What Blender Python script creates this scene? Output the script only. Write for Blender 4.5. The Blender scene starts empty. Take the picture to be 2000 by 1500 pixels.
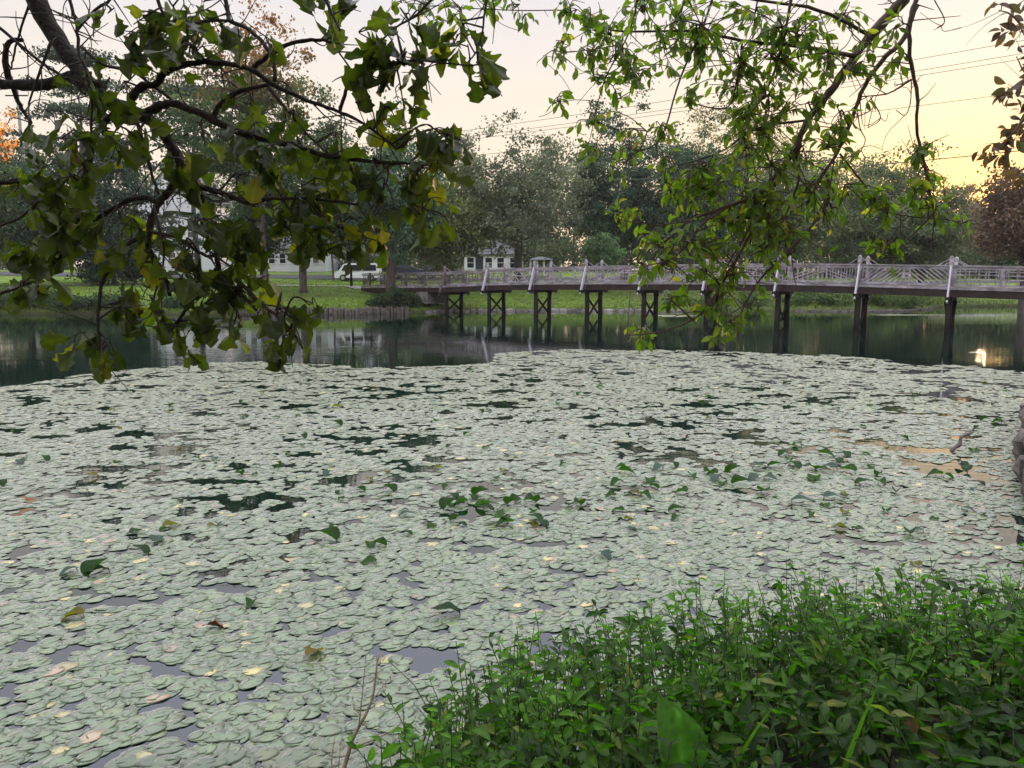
import bpy, math, random
import numpy as np
from mathutils import Vector, Matrix
R = math.radians
rs = np.random.RandomState(7)
random.seed(7)
SC = bpy.context.scene
COL = SC.collection
TH = math.atan(.138)
CT, ST = math.cos(TH), math.sin(TH)
CAMZ = 2.6

# ---------------------------------------------------------------- camera
cam = bpy.data.cameras.new('camera')
camo = bpy.data.objects.new('camera', cam); COL.objects.link(camo)
cam.sensor_fit = 'HORIZONTAL'; cam.sensor_width = 36; cam.lens = 27.0
cam.clip_start = .05; cam.clip_end = 3000
camo.location = (0, 0, CAMZ); camo.rotation_euler = (math.pi/2-TH, 0, 0)
SC.camera = camo

# ---------------------------------------------------------------- sky, sun, exposure
SUN_AZ, SUN_EL = R(31.5), R(5.0)       # azimuth to the right of +Y
SUND = Vector((math.sin(SUN_AZ)*math.cos(SUN_EL), math.cos(SUN_AZ)*math.cos(SUN_EL), math.sin(SUN_EL)))
world = bpy.data.worlds.new('World'); SC.world = world; world.use_nodes = True
nt = world.node_tree; nt.nodes.clear()
def N(nt, typ, **kw):
    n = nt.nodes.new(typ)
    for k, v in kw.items(): setattr(n, k, v)
    return n
def mth(nt, op, a, b=None, c=None, clamp=False):
    n = nt.nodes.new('ShaderNodeMath'); n.operation = op; n.use_clamp = clamp
    for i, v in enumerate((a, b, c)):
        if v is None: continue
        if isinstance(v, (int, float)): n.inputs[i].default_value = v
        else: nt.links.new(v, n.inputs[i])
    return n.outputs[0]
def mixc(nt, f, a, b, typ='MIX'):
    n = nt.nodes.new('ShaderNodeMix'); n.data_type = 'RGBA'; n.blend_type = typ
    for s, v in ((n.inputs[0], f), (n.inputs[6], a), (n.inputs[7], b)):
        if isinstance(v, (int, float)): s.default_value = v
        elif isinstance(v, (tuple, list)): s.default_value = (v[0], v[1], v[2], 1)
        else: nt.links.new(v, s)
    return n.outputs[2]
def ramp(nt, f, stops, interp='LINEAR'):
    n = nt.nodes.new('ShaderNodeValToRGB'); n.color_ramp.interpolation = interp
    el = n.color_ramp.elements
    while len(el) < len(stops): el.new(.5)
    for e, (p, c) in zip(el, stops):
        e.position = p; e.color = (c[0], c[1], c[2], 1) if isinstance(c, (tuple, list)) else (c, c, c, 1)
    if f is not None: nt.links.new(f, n.inputs[0])
    return n.outputs[0]
sky = N(nt, 'ShaderNodeTexSky', sky_type='NISHITA', sun_disc=False)
sky.sun_elevation = SUN_EL; sky.sun_rotation = SUN_AZ; sky.air_density = 1.2; sky.dust_density = 3.0
tc = N(nt, 'ShaderNodeTexCoord')
sep = N(nt, 'ShaderNodeSeparateXYZ'); nt.links.new(tc.outputs['Generated'], sep.inputs[0])
dotn = N(nt, 'ShaderNodeVectorMath', operation='DOT_PRODUCT'); nt.links.new(tc.outputs['Generated'], dotn.inputs[0])
dotn.inputs[1].default_value = SUND
el = mth(nt, 'MAXIMUM', sep.outputs[2], 0.0)
# thin high cloud: pale cream low down, lavender higher, overhead stops raised out of view as added fill light
veil_and_fill = ramp(nt, el, [(0, (.82, .65, .48)), (.10, (.79, .67, .54)), (.22, (.73, .66, .58)), (.335, (.64, .62, .645)), (.46, (1.15, 1.16, 1.42)), (1, (2.5, 2.5, 2.6))])
g1 = mth(nt, 'POWER', mth(nt, 'MAXIMUM', dotn.outputs['Value'], 0.0), 7.0)
vs = ramp(nt, el, [(0, 1.0), (.08, .85), (.15, .36), (.23, .10), (.35, 0)], 'LINEAR')
g = mth(nt, 'MULTIPLY', g1, vs)
veil_and_fill = mixc(nt, g, veil_and_fill, (.80, .55, .20))
g2 = mth(nt, 'MULTIPLY', mth(nt, 'POWER', mth(nt, 'MAXIMUM', dotn.outputs['Value'], 0.0), 110.0), 1.0)
veil_and_fill = mixc(nt, mth(nt, 'MULTIPLY', g2, vs), veil_and_fill, (2.0, 1.05, .30))
nz = N(nt, 'ShaderNodeTexNoise'); nz.inputs['Scale'].default_value = 2.2; nz.inputs['Detail'].default_value = 5
mp = N(nt, 'ShaderNodeMapping'); mp.inputs['Scale'].default_value = (1, 1, 5); nt.links.new(tc.outputs['Generated'], mp.inputs[0]); nt.links.new(mp.outputs[0], nz.inputs[0])
veil_and_fill = mixc(nt, .05, veil_and_fill, mixc(nt, 1.0, veil_and_fill, ramp(nt, nz.outputs[0], [(.3, (.5, .5, .55)), (.7, (1.5, 1.45, 1.4))]), 'MULTIPLY'))
skl = mixc(nt, 1.0, sky.outputs[0], (.07, .07, .07), 'MULTIPLY')
fin = mixc(nt, .90, skl, veil_and_fill)
bg = N(nt, 'ShaderNodeBackground'); nt.links.new(fin, bg.inputs[0]); bg.inputs[1].default_value = 1.0
wo = N(nt, 'ShaderNodeOutputWorld'); nt.links.new(bg.outputs[0], wo.inputs[0])
sl = bpy.data.lights.new('sun', 'SUN'); sl.energy = 1.2; sl.angle = R(.6); sl.color = (1, .62, .32)
slo = bpy.data.objects.new('sun', sl); COL.objects.link(slo); slo.rotation_euler = (-SUND).to_track_quat('-Z', 'Y').to_euler()
SC.view_settings.view_transform = 'Standard'; SC.view_settings.look = 'None'; SC.view_settings.gamma = 1; SC.view_settings.exposure = 0.55
SC.render.engine = 'CYCLES'
SC.cycles.use_denoising = True
SC.cycles.max_bounces = 6; SC.cycles.transparent_max_bounces = 6; SC.cycles.transmission_bounces = 3
SC.cycles.volume_bounces = 0; SC.cycles.caustics_reflective = False; SC.cycles.caustics_refractive = False
SC.cycles.sample_clamp_indirect = 4; SC.cycles.use_adaptive_sampling = True; SC.cycles.adaptive_threshold = .02

# ---------------------------------------------------------------- helpers
def P(px, py, Y):
    "world point that lies at distance Y ahead of the photographer"
    u = (px-1000)/1500; v = (750-py)/1500
    t = Y/(CT+v*ST)
    return np.array((u*t, Y, CAMZ+(-ST+v*CT)*t))
def Wt(px, py, z=0.0):
    u = (px-1000)/1500; v = (750-py)/1500
    t = (CAMZ-z)/(ST-v*CT)
    return np.array((u*t, (CT+v*ST)*t, z))
def nrm(v): v = np.asarray(v, float); return v/(np.linalg.norm(v)+1e-12)

def tag(o, label=None, cat=None, group=None, kind=None):
    if label: o['label'] = label
    if cat: o['category'] = cat
    if group: o['group'] = group
    if kind: o['kind'] = kind
    return o
def empty(name, loc, label=None, cat=None, group=None, rz=0):
    o = bpy.data.objects.new(name, None); COL.objects.link(o); o.location = tuple(loc); o.rotation_euler = (0, 0, rz)
    o.empty_display_size = .2
    return tag(o, label, cat, group)

class MB:
    "collects geometry, then links it as ONE mesh object"
    def __init__(s): s.v = []; s.f = []; s.c = []; s.n = 0
    def add(s, v, faces, col=None):
        v = np.asarray(v, float).reshape(-1, 3)
        for f in faces:
            f = np.asarray(f, int)
            if f.size: s.f.append(f+s.n)
        s.v.append(v); s.n += len(v)
        if col is None: col = np.zeros((len(v), 3))
        col = np.broadcast_to(np.asarray(col, float), (len(v), 3))
        s.c.append(col)
        return s
    def mesh(s, name, mat=None, smooth=False, origin=None):
        v = np.concatenate(s.v); c = np.concatenate(s.c)
        if origin is not None: v = v-np.asarray(origin)
        me = bpy.data.meshes.new(name)
        me.vertices.add(len(v)); me.vertices.foreach_set('co', v.astype(np.float32).ravel())
        idx = np.concatenate([f.ravel() for f in s.f]); sz = np.concatenate([np.full(len(f), f.shape[1]) for f in s.f])
        me.loops.add(len(idx)); me.loops.foreach_set('vertex_index', idx.astype(np.int32))
        me.polygons.add(len(sz)); st = np.concatenate([[0], np.cumsum(sz)[:-1]])
        me.polygons.foreach_set('loop_start', st.astype(np.int32)); me.polygons.foreach_set('loop_total', sz.astype(np.int32))
        me.polygons.foreach_set('use_smooth', np.full(len(sz), smooth))
        me.update(calc_edges=True); me.validate()
        if len(me.vertices) == len(c):
            a = me.color_attributes.new('tint', 'FLOAT_COLOR', 'POINT')
            a.data.foreach_set('color', np.hstack([c, np.ones((len(c), 1))]).astype(np.float32).ravel())
        if mat: me.materials.append(mat)
        return me
    def build(s, name, mat, parent=None, smooth=False, loc=None):
        off = np.zeros(3) if loc is None else np.asarray(loc, float)
        if parent is not None: off = np.array(parent.matrix_basis.translation) if parent.parent is None else np.array(parent.get('_o', (0, 0, 0)))
        me = s.mesh(name, mat, smooth, off)
        o = bpy.data.objects.new(name, me); COL.objects.link(o)
        if parent is not None: o.parent = parent
        else: o.location = off
        return o

def box(mb, c, s, rz=0, col=None, ax=None):
    c = np.asarray(c, float); h = np.asarray(s, float)/2
    v = np.array([(x, y, z) for x in (-1, 1) for y in (-1, 1) for z in (-1, 1)])*h
    if ax is not None: v = v@np.asarray(ax)
    elif rz:
        cc, ss = math.cos(rz), math.sin(rz); v = v@np.array([[cc, ss, 0], [-ss, cc, 0], [0, 0, 1]])
    mb.add(v+c, [[(0, 1, 3, 2), (4, 6, 7, 5), (0, 4, 5, 1), (2, 3, 7, 6), (0, 2, 6, 4), (1, 5, 7, 3)]], col)
def beam(mb, a, b, w, h, col=None, up=(0, 0, 1)):
    "rectangular bar from a to b, w wide and h high"
    a = np.asarray(a, float); b = np.asarray(b, float); d = b-a; L = np.linalg.norm(d); d = d/L
    s = np.cross(d, up); s = nrm(s) if np.linalg.norm(s) > 1e-4 else np.array((1., 0, 0)); u = np.cross(s, d)
    box(mb, (a+b)/2, (L, w, h), col=col, ax=np.array([d, s, u]))
def tube(mb, pts, rad, n=6, col=None, cap=True):
    pts = np.asarray(pts, float); m = len(pts); rad = np.broadcast_to(np.asarray(rad, float), (m,))
    T = np.gradient(pts, axis=0); T /= (np.linalg.norm(T, axis=1)[:, None]+1e-12)
    ref = np.array((0, 0, 1.)) if abs(T[0][2]) < .9 else np.array((1., 0, 0))
    vs = []; s = nrm(np.cross(T[0], ref))
    a = np.arange(n)*2*math.pi/n
    for i in range(m):
        s = nrm(s-T[i]*np.dot(s, T[i])); u = np.cross(T[i], s)
        vs.append(pts[i]+rad[i]*(np.cos(a)[:, None]*s+np.sin(a)[:, None]*u))
    i = np.arange(m-1)[:, None]*n; j = np.arange(n)[None]; k = (j+1) % n
    f = np.stack([i+j, i+k, i+n+k, i+n+j], -1).reshape(-1, 4)
    fs = [f]
    if cap: fs += [[list(range(n))[::-1]], [[(m-1)*n+q for q in range(n)]]]
    mb.add(np.concatenate(vs), fs, col)
def smooth_path(pts, k=4):
    "Catmull-Rom through the points (any number of columns)"
    p = np.asarray(pts, float); p = np.vstack([2*p[0]-p[1], p, 2*p[-1]-p[-2]])
    out = []
    for i in range(1, len(p)-2):
        for t in np.linspace(0, 1, k, endpoint=False):
            out.append(.5*((2*p[i])+(-p[i-1]+p[i+1])*t+(2*p[i-1]-5*p[i]+4*p[i+1]-p[i+2])*t*t+(-p[i-1]+3*p[i]-3*p[i+1]+p[i+2])*t**3))
    out.append(p[-2]); return np.array(out)
def instances(mb, tv, tf, M, T, col=None, tc=None):
    "copies of a small template (tv, quads/tris tf) with matrices M (k,3,3) rows=axes and positions T"
    k = len(T); V = len(tv)
    v = np.einsum('va,kab->kvb', tv, M)+T[:, None, :]
    off = (np.arange(k)*V)[:, None, None]
    fs = [(np.asarray(f)[None]+off).reshape(-1, np.asarray(f).shape[1]) for f in tf]
    c = None if col is None else np.repeat(col, V, axis=0)
    if tc is not None and c is not None: c = c*np.tile(np.asarray(tc)[:, None], (k, 1))
    mb.add(v.reshape(-1, 3), fs, c)
def frames(d, roll, rsx=rs):
    "rows: side, along, normal for directions d (k,3) rolled by angle"
    d = d/np.linalg.norm(d, axis=1)[:, None]
    up = np.tile((0, 0, 1.), (len(d), 1)); up[np.abs(d[:, 2]) > .95] = (0, 1, 0)
    s = np.cross(d, up); s /= np.linalg.norm(s, axis=1)[:, None]; n = np.cross(s, d)
    c, si = np.cos(roll)[:, None], np.sin(roll)[:, None]
    s2 = s*c+n*si; n2 = -s*si+n*c
    return np.stack([s2, d, n2], 1)
def rdir(k, r=rs):
    v = r.normal(size=(k, 3)); return v/np.linalg.norm(v, axis=1)[:, None]
# lattice value noise
_L = rs.rand(256, 256)
def vnoise(x, y):
    x = np.asarray(x, float); y = np.asarray(y, float)
    xi = np.floor(x).astype(int); yi = np.floor(y).astype(int); fx = x-xi; fy = y-yi
    fx = fx*fx*(3-2*fx); fy = fy*fy*(3-2*fy)
    g = lambda a, b: _L[a % 256, b % 256]
    return (g(xi, yi)*(1-fx)+g(xi+1, yi)*fx)*(1-fy)+(g(xi, yi+1)*(1-fx)+g(xi+1, yi+1)*fx)*fy
def fbm(x, y, o=4): return sum(vnoise(x*2**i+17*i, y*2**i+31*i)*.5**i for i in range(o))/(2-.5**(o-1))

# ---------------------------------------------------------------- materials
def mat(name, base, rough=.8, spec=.5, noise=None, bump=None, tint=False, trans=None, metallic=0, coat=0, coords='Object', ior=1.5):
    """base: colour, or (dark, light) mixed by noise; noise=(scale, stretch xyz); bump=(scale, strength, dist);
    tint: multiply/mix by the mesh's own per-leaf colour; trans=(colour, share) adds light coming through"""
    m = bpy.data.materials.new(name); m.use_nodes = True; nt = m.node_tree; nt.nodes.clear()
    out = N(nt, 'ShaderNodeOutputMaterial'); b = N(nt, 'ShaderNodeBsdfPrincipled')
    tc = N(nt, 'ShaderNodeTexCoord'); co = tc.outputs[coords]
    if isinstance(base[0], (tuple, list)):
        nz = N(nt, 'ShaderNodeTexNoise'); sc, stv = noise or (3, (1, 1, 1))
        mp = N(nt, 'ShaderNodeMapping'); mp.inputs['Scale'].default_value = stv
        nt.links.new(co, mp.inputs[0]); nt.links.new(mp.outputs[0], nz.inputs[0]); nz.inputs['Scale'].default_value = sc; nz.inputs['Detail'].default_value = 6
        nz.inputs['Roughness'].default_value = .65
        stops = [(.30+.4*i/(len(base)-1), c) for i, c in enumerate(base)]
        c = ramp(nt, nz.outputs[0], stops)
    else:
        n = N(nt, 'ShaderNodeRGB'); n.outputs[0].default_value = (*base, 1); c = n.outputs[0]
    if tint:
        at = N(nt, 'ShaderNodeAttribute', attribute_name='tint')
        c = mixc(nt, 1.0, c, at.outputs['Color'], 'MULTIPLY')
    nt.links.new(c, b.inputs['Base Color'])
    b.inputs['Roughness'].default_value = rough; b.inputs['IOR'].default_value = ior
    b.inputs['Specular IOR Level'].default_value = spec; b.inputs['Metallic'].default_value = metallic; b.inputs['Coat Weight'].default_value = coat
    if bump:
        n2 = N(nt, 'ShaderNodeTexNoise'); n2.inputs['Scale'].default_value = bump[0]; n2.inputs['Detail'].default_value = 5
        if len(bump) > 3:
            m2 = N(nt, 'ShaderNodeMapping'); m2.inputs['Scale'].default_value = bump[3]; nt.links.new(co, m2.inputs[0]); nt.links.new(m2.outputs[0], n2.inputs[0])
        else: nt.links.new(co, n2.inputs[0])
        bp = N(nt, 'ShaderNodeBump'); bp.inputs['Strength'].default_value = bump[1]; bp.inputs['Distance'].default_value = bump[2]
        nt.links.new(n2.outputs[0], bp.inputs['Height']); nt.links.new(bp.outputs[0], b.inputs['Normal']); nt.links.new(bp.outputs[0], b.inputs['Coat Normal'])
    last = b.outputs[0]
    if trans:
        tr = N(nt, 'ShaderNodeBsdfTranslucent')
        nt.links.new(mixc(nt, 1.0, c, trans[0], 'MULTIPLY'), tr.inputs[0])
        mx = N(nt, 'ShaderNodeMixShader'); mx.inputs[0].default_value = trans[1]
        nt.links.new(last, mx.inputs[1]); nt.links.new(tr.outputs[0], mx.inputs[2]); last = mx.outputs[0]
    nt.links.new(last, out.inputs[0])
    return m
M = {}
M['bark'] = mat('bark', ((.012, .010, .009), (.045, .035, .03)), .9, .3, (34, (1, 1, 1)), (55, 1.0, .012, (1, 1, 1)))
M['bark_grey'] = mat('bark_grey', ((.05, .042, .038), (.15, .13, .115)), .9, .3, (6, (1, 1, .25)), (14, .8, .03, (1, 1, .2)))
M['twig'] = mat('twig', ((.02, .014, .011), (.06, .045, .038)), .8, .4, (40, (1, 1, 1)))
M['twig_red'] = mat('twig_red', ((.05, .03, .025), (.13, .085, .07)), .7, .4, (30, (1, 1, 1)))
M['oak_leaf'] = mat('oak_leaf', ((.5, .55, .4), (1, 1, 1)), .42, .5, (22, (1, 1, 1)), (60, .3, .003), tint=True, trans=((2.8, 3.4, 1.0), .40))
M['cherry_leaf'] = mat('cherry_leaf', ((.7, .75, .6), (1, 1, 1)), .42, .5, (30, (1, 1, 1)), (80, .2, .002), tint=True, trans=((2.4, 2.9, 1.0), .50))
M['far_leaf'] = mat('far_leaf', (1, 1, 1), .6, .35, tint=True, trans=((1.3, 1.4, .9), .30))
M['herb_leaf'] = mat('herb_leaf', ((.5, .55, .4), (1, 1, 1)), .5, .22, (25, (1, 1, 1)), (70, .3, .003), tint=True, trans=((1.8, 2.8, .9), .38))
M['herb_stem'] = mat('herb_stem', (.05, .075, .025), .6, .4)
M['pad'] = mat('lily_pad', ((.6, .7, .5), (1, 1, 1)), .42, .5, (9, (1, 1, 1)), (22, .5, .007), tint=True, coat=1.0)
for n_ in M['pad'].node_tree.nodes:
    if n_.type == 'BSDF_PRINCIPLED':   # waxy bloom
        n_.inputs['Coat Roughness'].default_value = .48; n_.inputs['Coat IOR'].default_value = 1.72; n_.inputs['Sheen Weight'].default_value = 1.0; n_.inputs['Sheen Roughness'].default_value = .2; n_.inputs['Sheen Tint'].default_value = (1, .95, .9, 1)
M['lily_leaf'] = mat('lily_leaf', ((.32, .36, .3), (.6, .6, .6)), .55, .2, (14, (1, 1, 1)), (30, .3, .004), tint=True, trans=((2.2, 2.8, .9), .35))
M['wood'] = mat('weathered_wood', ((.10, .085, .09), (.26, .235, .25), (.46, .42, .48)), .8, .3, (1.6, (1, 1, 3)), (12, .5, .01))
M['wood_pale'] = mat('pale_painted_wood', ((.38, .36, .42), (.55, .53, .60)), .7, .3, (6, (1, 1, 2)))
M['wood_shaded'] = mat('shaded_brown_wood', ((.07, .055, .055), (.20, .165, .16)), .85, .3, (2, (1, 1, 3)), (12, .5, .01))  # browner copy of the wood: tree shade at the left end put into colour
M['wood_dark'] = mat('dark_creosoted_wood', ((.006, .005, .005), (.028, .021, .019)), .85, .2, (4, (1, 1, .4)), (10, .5, .02))
M['wood_brown'] = mat('brown_beam_wood', ((.02, .014, .013), (.055, .038, .034)), .85, .2, (3, (1, 1, 1)), (9, .4, .01))
M['stone'] = mat('bank_stone', ((.06, .055, .05), (.20, .18, .17), (.34, .31, .29)), .9, .3, (1.5, (1, 1, 1)), (6, .8, .05))
M['rock'] = mat('rubble_stone', ((.05, .045, .04), (.16, .14, .125)), .9, .3, (5, (1, 1, 1)), (16, .8, .03))
M['siding'] = mat('white_siding', ((.62, .63, .68), (.74, .75, .80)), .6, .3, (.7, (1, 1, 6)))
M['trim'] = mat('white_trim', (.75, .75, .78), .5)
M['roof'] = mat('grey_shingle', ((.06, .06, .065), (.13, .125, .13)), .9, .3, (5, (1, 1, 1)))
M['glass'] = mat('dark_window_glass', (.02, .025, .03), .06, .8)
M['conc'] = mat('concrete', ((.24, .23, .22), (.34, .33, .31)), .9, .3, (2, (1, 1, 1)))
M['asphalt'] = mat('asphalt', ((.04, .04, .045), (.07, .07, .075)), .9, .3, (8, (1, 1, 1)))
M['carw'] = mat('white_car_paint', (.70, .71, .76), .25, .6, coat=.5)
M['card'] = mat('dark_car_paint', (.03, .035, .05), .25, .6, coat=.5)
M['rubber'] = mat('tyre_rubber', (.015, .015, .016), .8)
M['metal'] = mat('wheel_metal', (.45, .45, .47), .35, .5, metallic=.8)
M['red'] = mat('tail_lamp_glass', (.30, .01, .01), .2)
M['lamp'] = mat('headlamp_glass', (.55, .56, .58), .12, .7)
M['wire'] = mat('cable', (.05, .045, .045), .6)
M['pole'] = mat('pale_pole', ((.26, .26, .28), (.36, .36, .38)), .7, .3, (3, (1, 1, .2)))
M['dead'] = mat('dry_twig', ((.16, .11, .08), (.38, .29, .23)), .8, .3, (25, (1, 1, 1)))
M['litter'] = mat('dry_leaf', (1, 1, 1), .6, .4, tint=True, bump=(40, .4, .004))

# ground: grass lawn with worn patches, bare earth at the waterline and under the near plants, painted shade on the right far lawn
def ground_mat():
    m = bpy.data.materials.new('lawn_and_soil'); m.use_nodes = True; nt = m.node_tree; nt.nodes.clear()
    out = N(nt, 'ShaderNodeOutputMaterial'); b = N(nt, 'ShaderNodeBsdfPrincipled'); b.inputs['Roughness'].default_value = .9
    b.inputs['Specular IOR Level'].default_value = .2
    tc = N(nt, 'ShaderNodeTexCoord')
    n1 = N(nt, 'ShaderNodeTexNoise'); n1.inputs['Scale'].default_value = .22; n1.inputs['Detail'].default_value = 7; n1.inputs['Roughness'].default_value = .7
    n2 = N(nt, 'ShaderNodeTexNoise'); n2.inputs['Scale'].default_value = 3.0; n2.inputs['Detail'].default_value = 5
    for n in (n1, n2): nt.links.new(tc.outputs['Object'], n.inputs[0])
    grass = ramp(nt, n2.outputs[0], [(.3, (.07, .12, .015)), (.55, (.13, .21, .025)), (.75, (.19, .26, .045))])
    worn = ramp(nt, n2.outputs[0], [(.3, (.06, .055, .03)), (.7, (.12, .11, .06))])
    f = ramp(nt, n1.outputs[0], [(.50, 0.0), (.66, .8)])
    c = mixc(nt, f, grass, worn)
    at = N(nt, 'ShaderNodeAttribute', attribute_name='tint')
    sx = N(nt, 'ShaderNodeSeparateColor'); nt.links.new(at.outputs['Color'], sx.inputs[0])
    soil_and_shade = ramp(nt, n2.outputs[0], [(.3, (.012, .010, .008)), (.7, (.04, .032, .024))])
    c = mixc(nt, sx.outputs[0], c, soil_and_shade)
    nt.links.new(c, b.inputs['Base Color'])
    bp = N(nt, 'ShaderNodeBump'); bp.inputs['Strength'].default_value = .8; bp.inputs['Distance'].default_value = .06
    n3 = N(nt, 'ShaderNodeTexNoise'); n3.inputs['Scale'].default_value = 6; n3.inputs['Detail'].default_value = 6; nt.links.new(tc.outputs['Object'], n3.inputs[0])
    nt.links.new(n3.outputs[0], bp.inputs['Height']); nt.links.new(bp.outputs[0], b.inputs['Normal'])
    nt.links.new(b.outputs[0], out.inputs[0]); return m
def water_mat():
    m = bpy.data.materials.new('pond_water'); m.use_nodes = True; nt = m.node_tree; nt.nodes.clear()
    out = N(nt, 'ShaderNodeOutputMaterial'); b = N(nt, 'ShaderNodeBsdfPrincipled')
    b.inputs['Base Color'].default_value = (.003, .011, .008, 1); b.inputs['Roughness'].default_value = .015; b.inputs['IOR'].default_value = 1.7
    b.inputs['Specular IOR Level'].default_value = .5
    tc = N(nt, 'ShaderNodeTexCoord'); co = tc.outputs['Object']
    mp = N(nt, 'ShaderNodeMapping'); mp.inputs['Scale'].default_value = (.5, 1.6, 1); mp.inputs['Rotation'].default_value = (0, 0, .12); nt.links.new(co, mp.inputs[0])
    n1 = N(nt, 'ShaderNodeTexNoise'); n1.inputs['Scale'].default_value = 1.3; n1.inputs['Detail'].default_value = 3; nt.links.new(mp.outputs[0], n1.inputs[0])
    n2 = N(nt, 'ShaderNodeTexNoise'); n2.inputs['Scale'].default_value = 5; n2.inputs['Detail'].default_value = 2; nt.links.new(mp.outputs[0], n2.inputs[0])
    # breeze patches
    n3 = N(nt, 'ShaderNodeTexNoise'); n3.inputs['Scale'].default_value = .10; n3.inputs['Detail'].default_value = 2; nt.links.new(co, n3.inputs[0])
    amp = ramp(nt, n3.outputs[0], [(.40, .12), (.62, .5)])
    for (px, py, rad) in ((90, 690, 4.0), (690, 685, 3.0), (380, 690, 3.5), (840, 660, 3.0)):
        c = Wt(px, py)
        vm = N(nt, 'ShaderNodeVectorMath', operation='DISTANCE'); nt.links.new(co, vm.inputs[0]); vm.inputs[1].default_value = c
        amp = mth(nt, 'MAXIMUM', amp, ramp(nt, mth(nt, 'DIVIDE', vm.outputs['Value'], rad), [(.1, 1.6), (1, 0)], 'EASE'))
    h = mth(nt, 'ADD', n1.outputs[0], mth(nt, 'MULTIPLY', n2.outputs[0], .35))
    h = mth(nt, 'MULTIPLY', h, amp)
    bp = N(nt, 'ShaderNodeBump'); bp.inputs['Strength'].default_value = 1; bp.inputs['Distance'].default_value = .010
    nt.links.new(h, bp.inputs['Height']); nt.links.new(bp.outputs[0], b.inputs['Normal'])
    nt.links.new(b.outputs[0], out.inputs[0]); return m
M['ground'] = ground_mat(); M['water'] = water_mat()

# ---------------------------------------------------------------- terrain and water
SHORE = np.array([(-25, -3), (-10, -.6), (-4, 1.4), (-1.8, 2.55), (-1.0, 3.05), (-.3, 3.55), (.6, 4.15), (1.6, 4.45), (2.6, 4.55), (3.6, 4.75), (4.6, 5.6),
    (5.4, 7), (6.5, 9.2), (9.15, 13.2), (10.4, 14.8), (14.5, 20), (21, 24), (33, 27), (52, 35), (84, 60), (90, 72), (60, 71.5), (44, 71), (38, 69), (35, 64.5), (31, 61),
    (26, 60.2), (20, 61), (14, 60.2), (8, 60.8), (0, 60.6), (-4.5, 60.2), (-6.5, 58.4), (-9, 57.2), (-11.5, 55.4), (-15, 55.2), (-20, 56.2), (-27, 55.2), (-38, 55.2), (-60, 52), (-80, 20), (-50, 0)], float)
def sdist(x, y):
    "signed distance to the pond's shoreline, positive on land"
    x = np.asarray(x, float).ravel(); y = np.asarray(y, float).ravel()
    d = np.full(len(x), 1e9); ins = np.zeros(len(x), bool)
    for a, b in zip(SHORE, np.roll(SHORE, -1, 0)):
        e = b-a; t = np.clip(((x-a[0])*e[0]+(y-a[1])*e[1])/(e@e), 0, 1)
        d = np.minimum(d, np.hypot(x-a[0]-t*e[0], y-a[1]-t*e[1]))
        c = ((a[1] > y) != (b[1] > y)) & (x < (b[0]-a[0])*(y-a[1])/(b[1]-a[1]+1e-12)+a[0]); ins ^= c
    return np.where(ins, -d, d)
def hgt(x, y):
    x = np.asarray(x, float); y = np.asarray(y, float); s = sdist(x, y).reshape(x.shape)
    far = np.interp(s, [-6, -1, -.1, .05, .35, 3, 10, 25, 40, 60, 400], [-1.6, -.9, -.3, .1, .28, .85, 1.85, 2.3, 3.5, 3.8, 6])
    wl = np.exp(-((x+15.0)/4.2)**4)*np.interp(s, [-.1, .3, 5, 9], [0, .2, .2, 0])
    far = far+wl+(fbm(x*.25, y*.25)-.5)*.18*np.clip(s/3, 0, 1)
    near = np.interp(s, [-6, -1, -.1, .1, .5, 1.5, 3, 12, 60], [-1.4, -.8, -.25, .05, .25, .65, .95, 1.05, 2])
    near = near+(fbm(x*1.5, y*1.5)-.5)*.12*np.clip(s, 0, 1)
    w = np.clip((y-25)/15, 0, 1)
    return near*(1-w)+far*w
def axis(*segs):
    a = [np.arange(s, e, d) for s, e, d in segs]; return np.concatenate(a+[[segs[-1][1]]])
gx = axis((-900, -200, 100), (-200, -62, 12), (-62, -5, .8), (-5, 9, .16), (9, 82, .8), (82, 200, 12), (200, 900, 100))
gy = axis((-120, -8, 8), (-8, 13, .16), (13, 52, 1), (52, 76, .3), (76, 115, 1.2), (115, 200, 10), (200, 1400, 120))
GX, GY = np.meshgrid(gx, gy); GZ = hgt(GX, GY)
gs = sdist(GX, GY)
nx, ny = len(gx), len(gy)
soil_and_shade = np.where(GY.ravel() < 30, 1.0, np.maximum(np.clip(1.0-(gs+0.1)/.9, 0, 1), .55*np.clip((GX.ravel()-2)/14, 0, 1)*np.clip((75-GY.ravel())/8, 0, 1)))  # right far bank also gets dark colour mixed in to stand for shade
mb = MB(); i = (np.arange(ny-1)[:, None]*nx+np.arange(nx-1)[None]).ravel()
mb.add(np.stack([GX.ravel(), GY.ravel(), GZ.ravel()], 1), [np.stack([i, i+1, i+nx+1, i+nx], 1)], np.stack([soil_and_shade]*3, 1))
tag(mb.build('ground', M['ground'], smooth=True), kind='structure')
mb = MB(); mb.add([(-95, -25, 0), (105, -25, 0), (105, 85, 0), (-95, 85, 0)], [[(0, 1, 2, 3)]])
tag(mb.build('water', M['water']), kind='structure')
def strip(name, pts, w, m, lift=.02):
    p = smooth_path(pts, 8); T = np.gradient(p, axis=0); T /= np.linalg.norm(T, axis=1)[:, None]
    n = np.stack([-T[:, 1], T[:, 0]], 1); mb = MB(); v = []
    offs = np.linspace(-.5, .5, 5)
    for q in offs:
        xy = p[:, :2]+n*w*q; v.append(np.column_stack([xy, hgt(xy[:, 0], xy[:, 1])+lift]))
    k = len(p); v = np.concatenate(v); f = [(a*k+b, a*k+b+1, (a+1)*k+b+1, (a+1)*k+b) for a in range(4) for b in range(k-1)]
    mb.add(v, [f]); return tag(mb.build(name, m), kind='structure')
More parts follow.
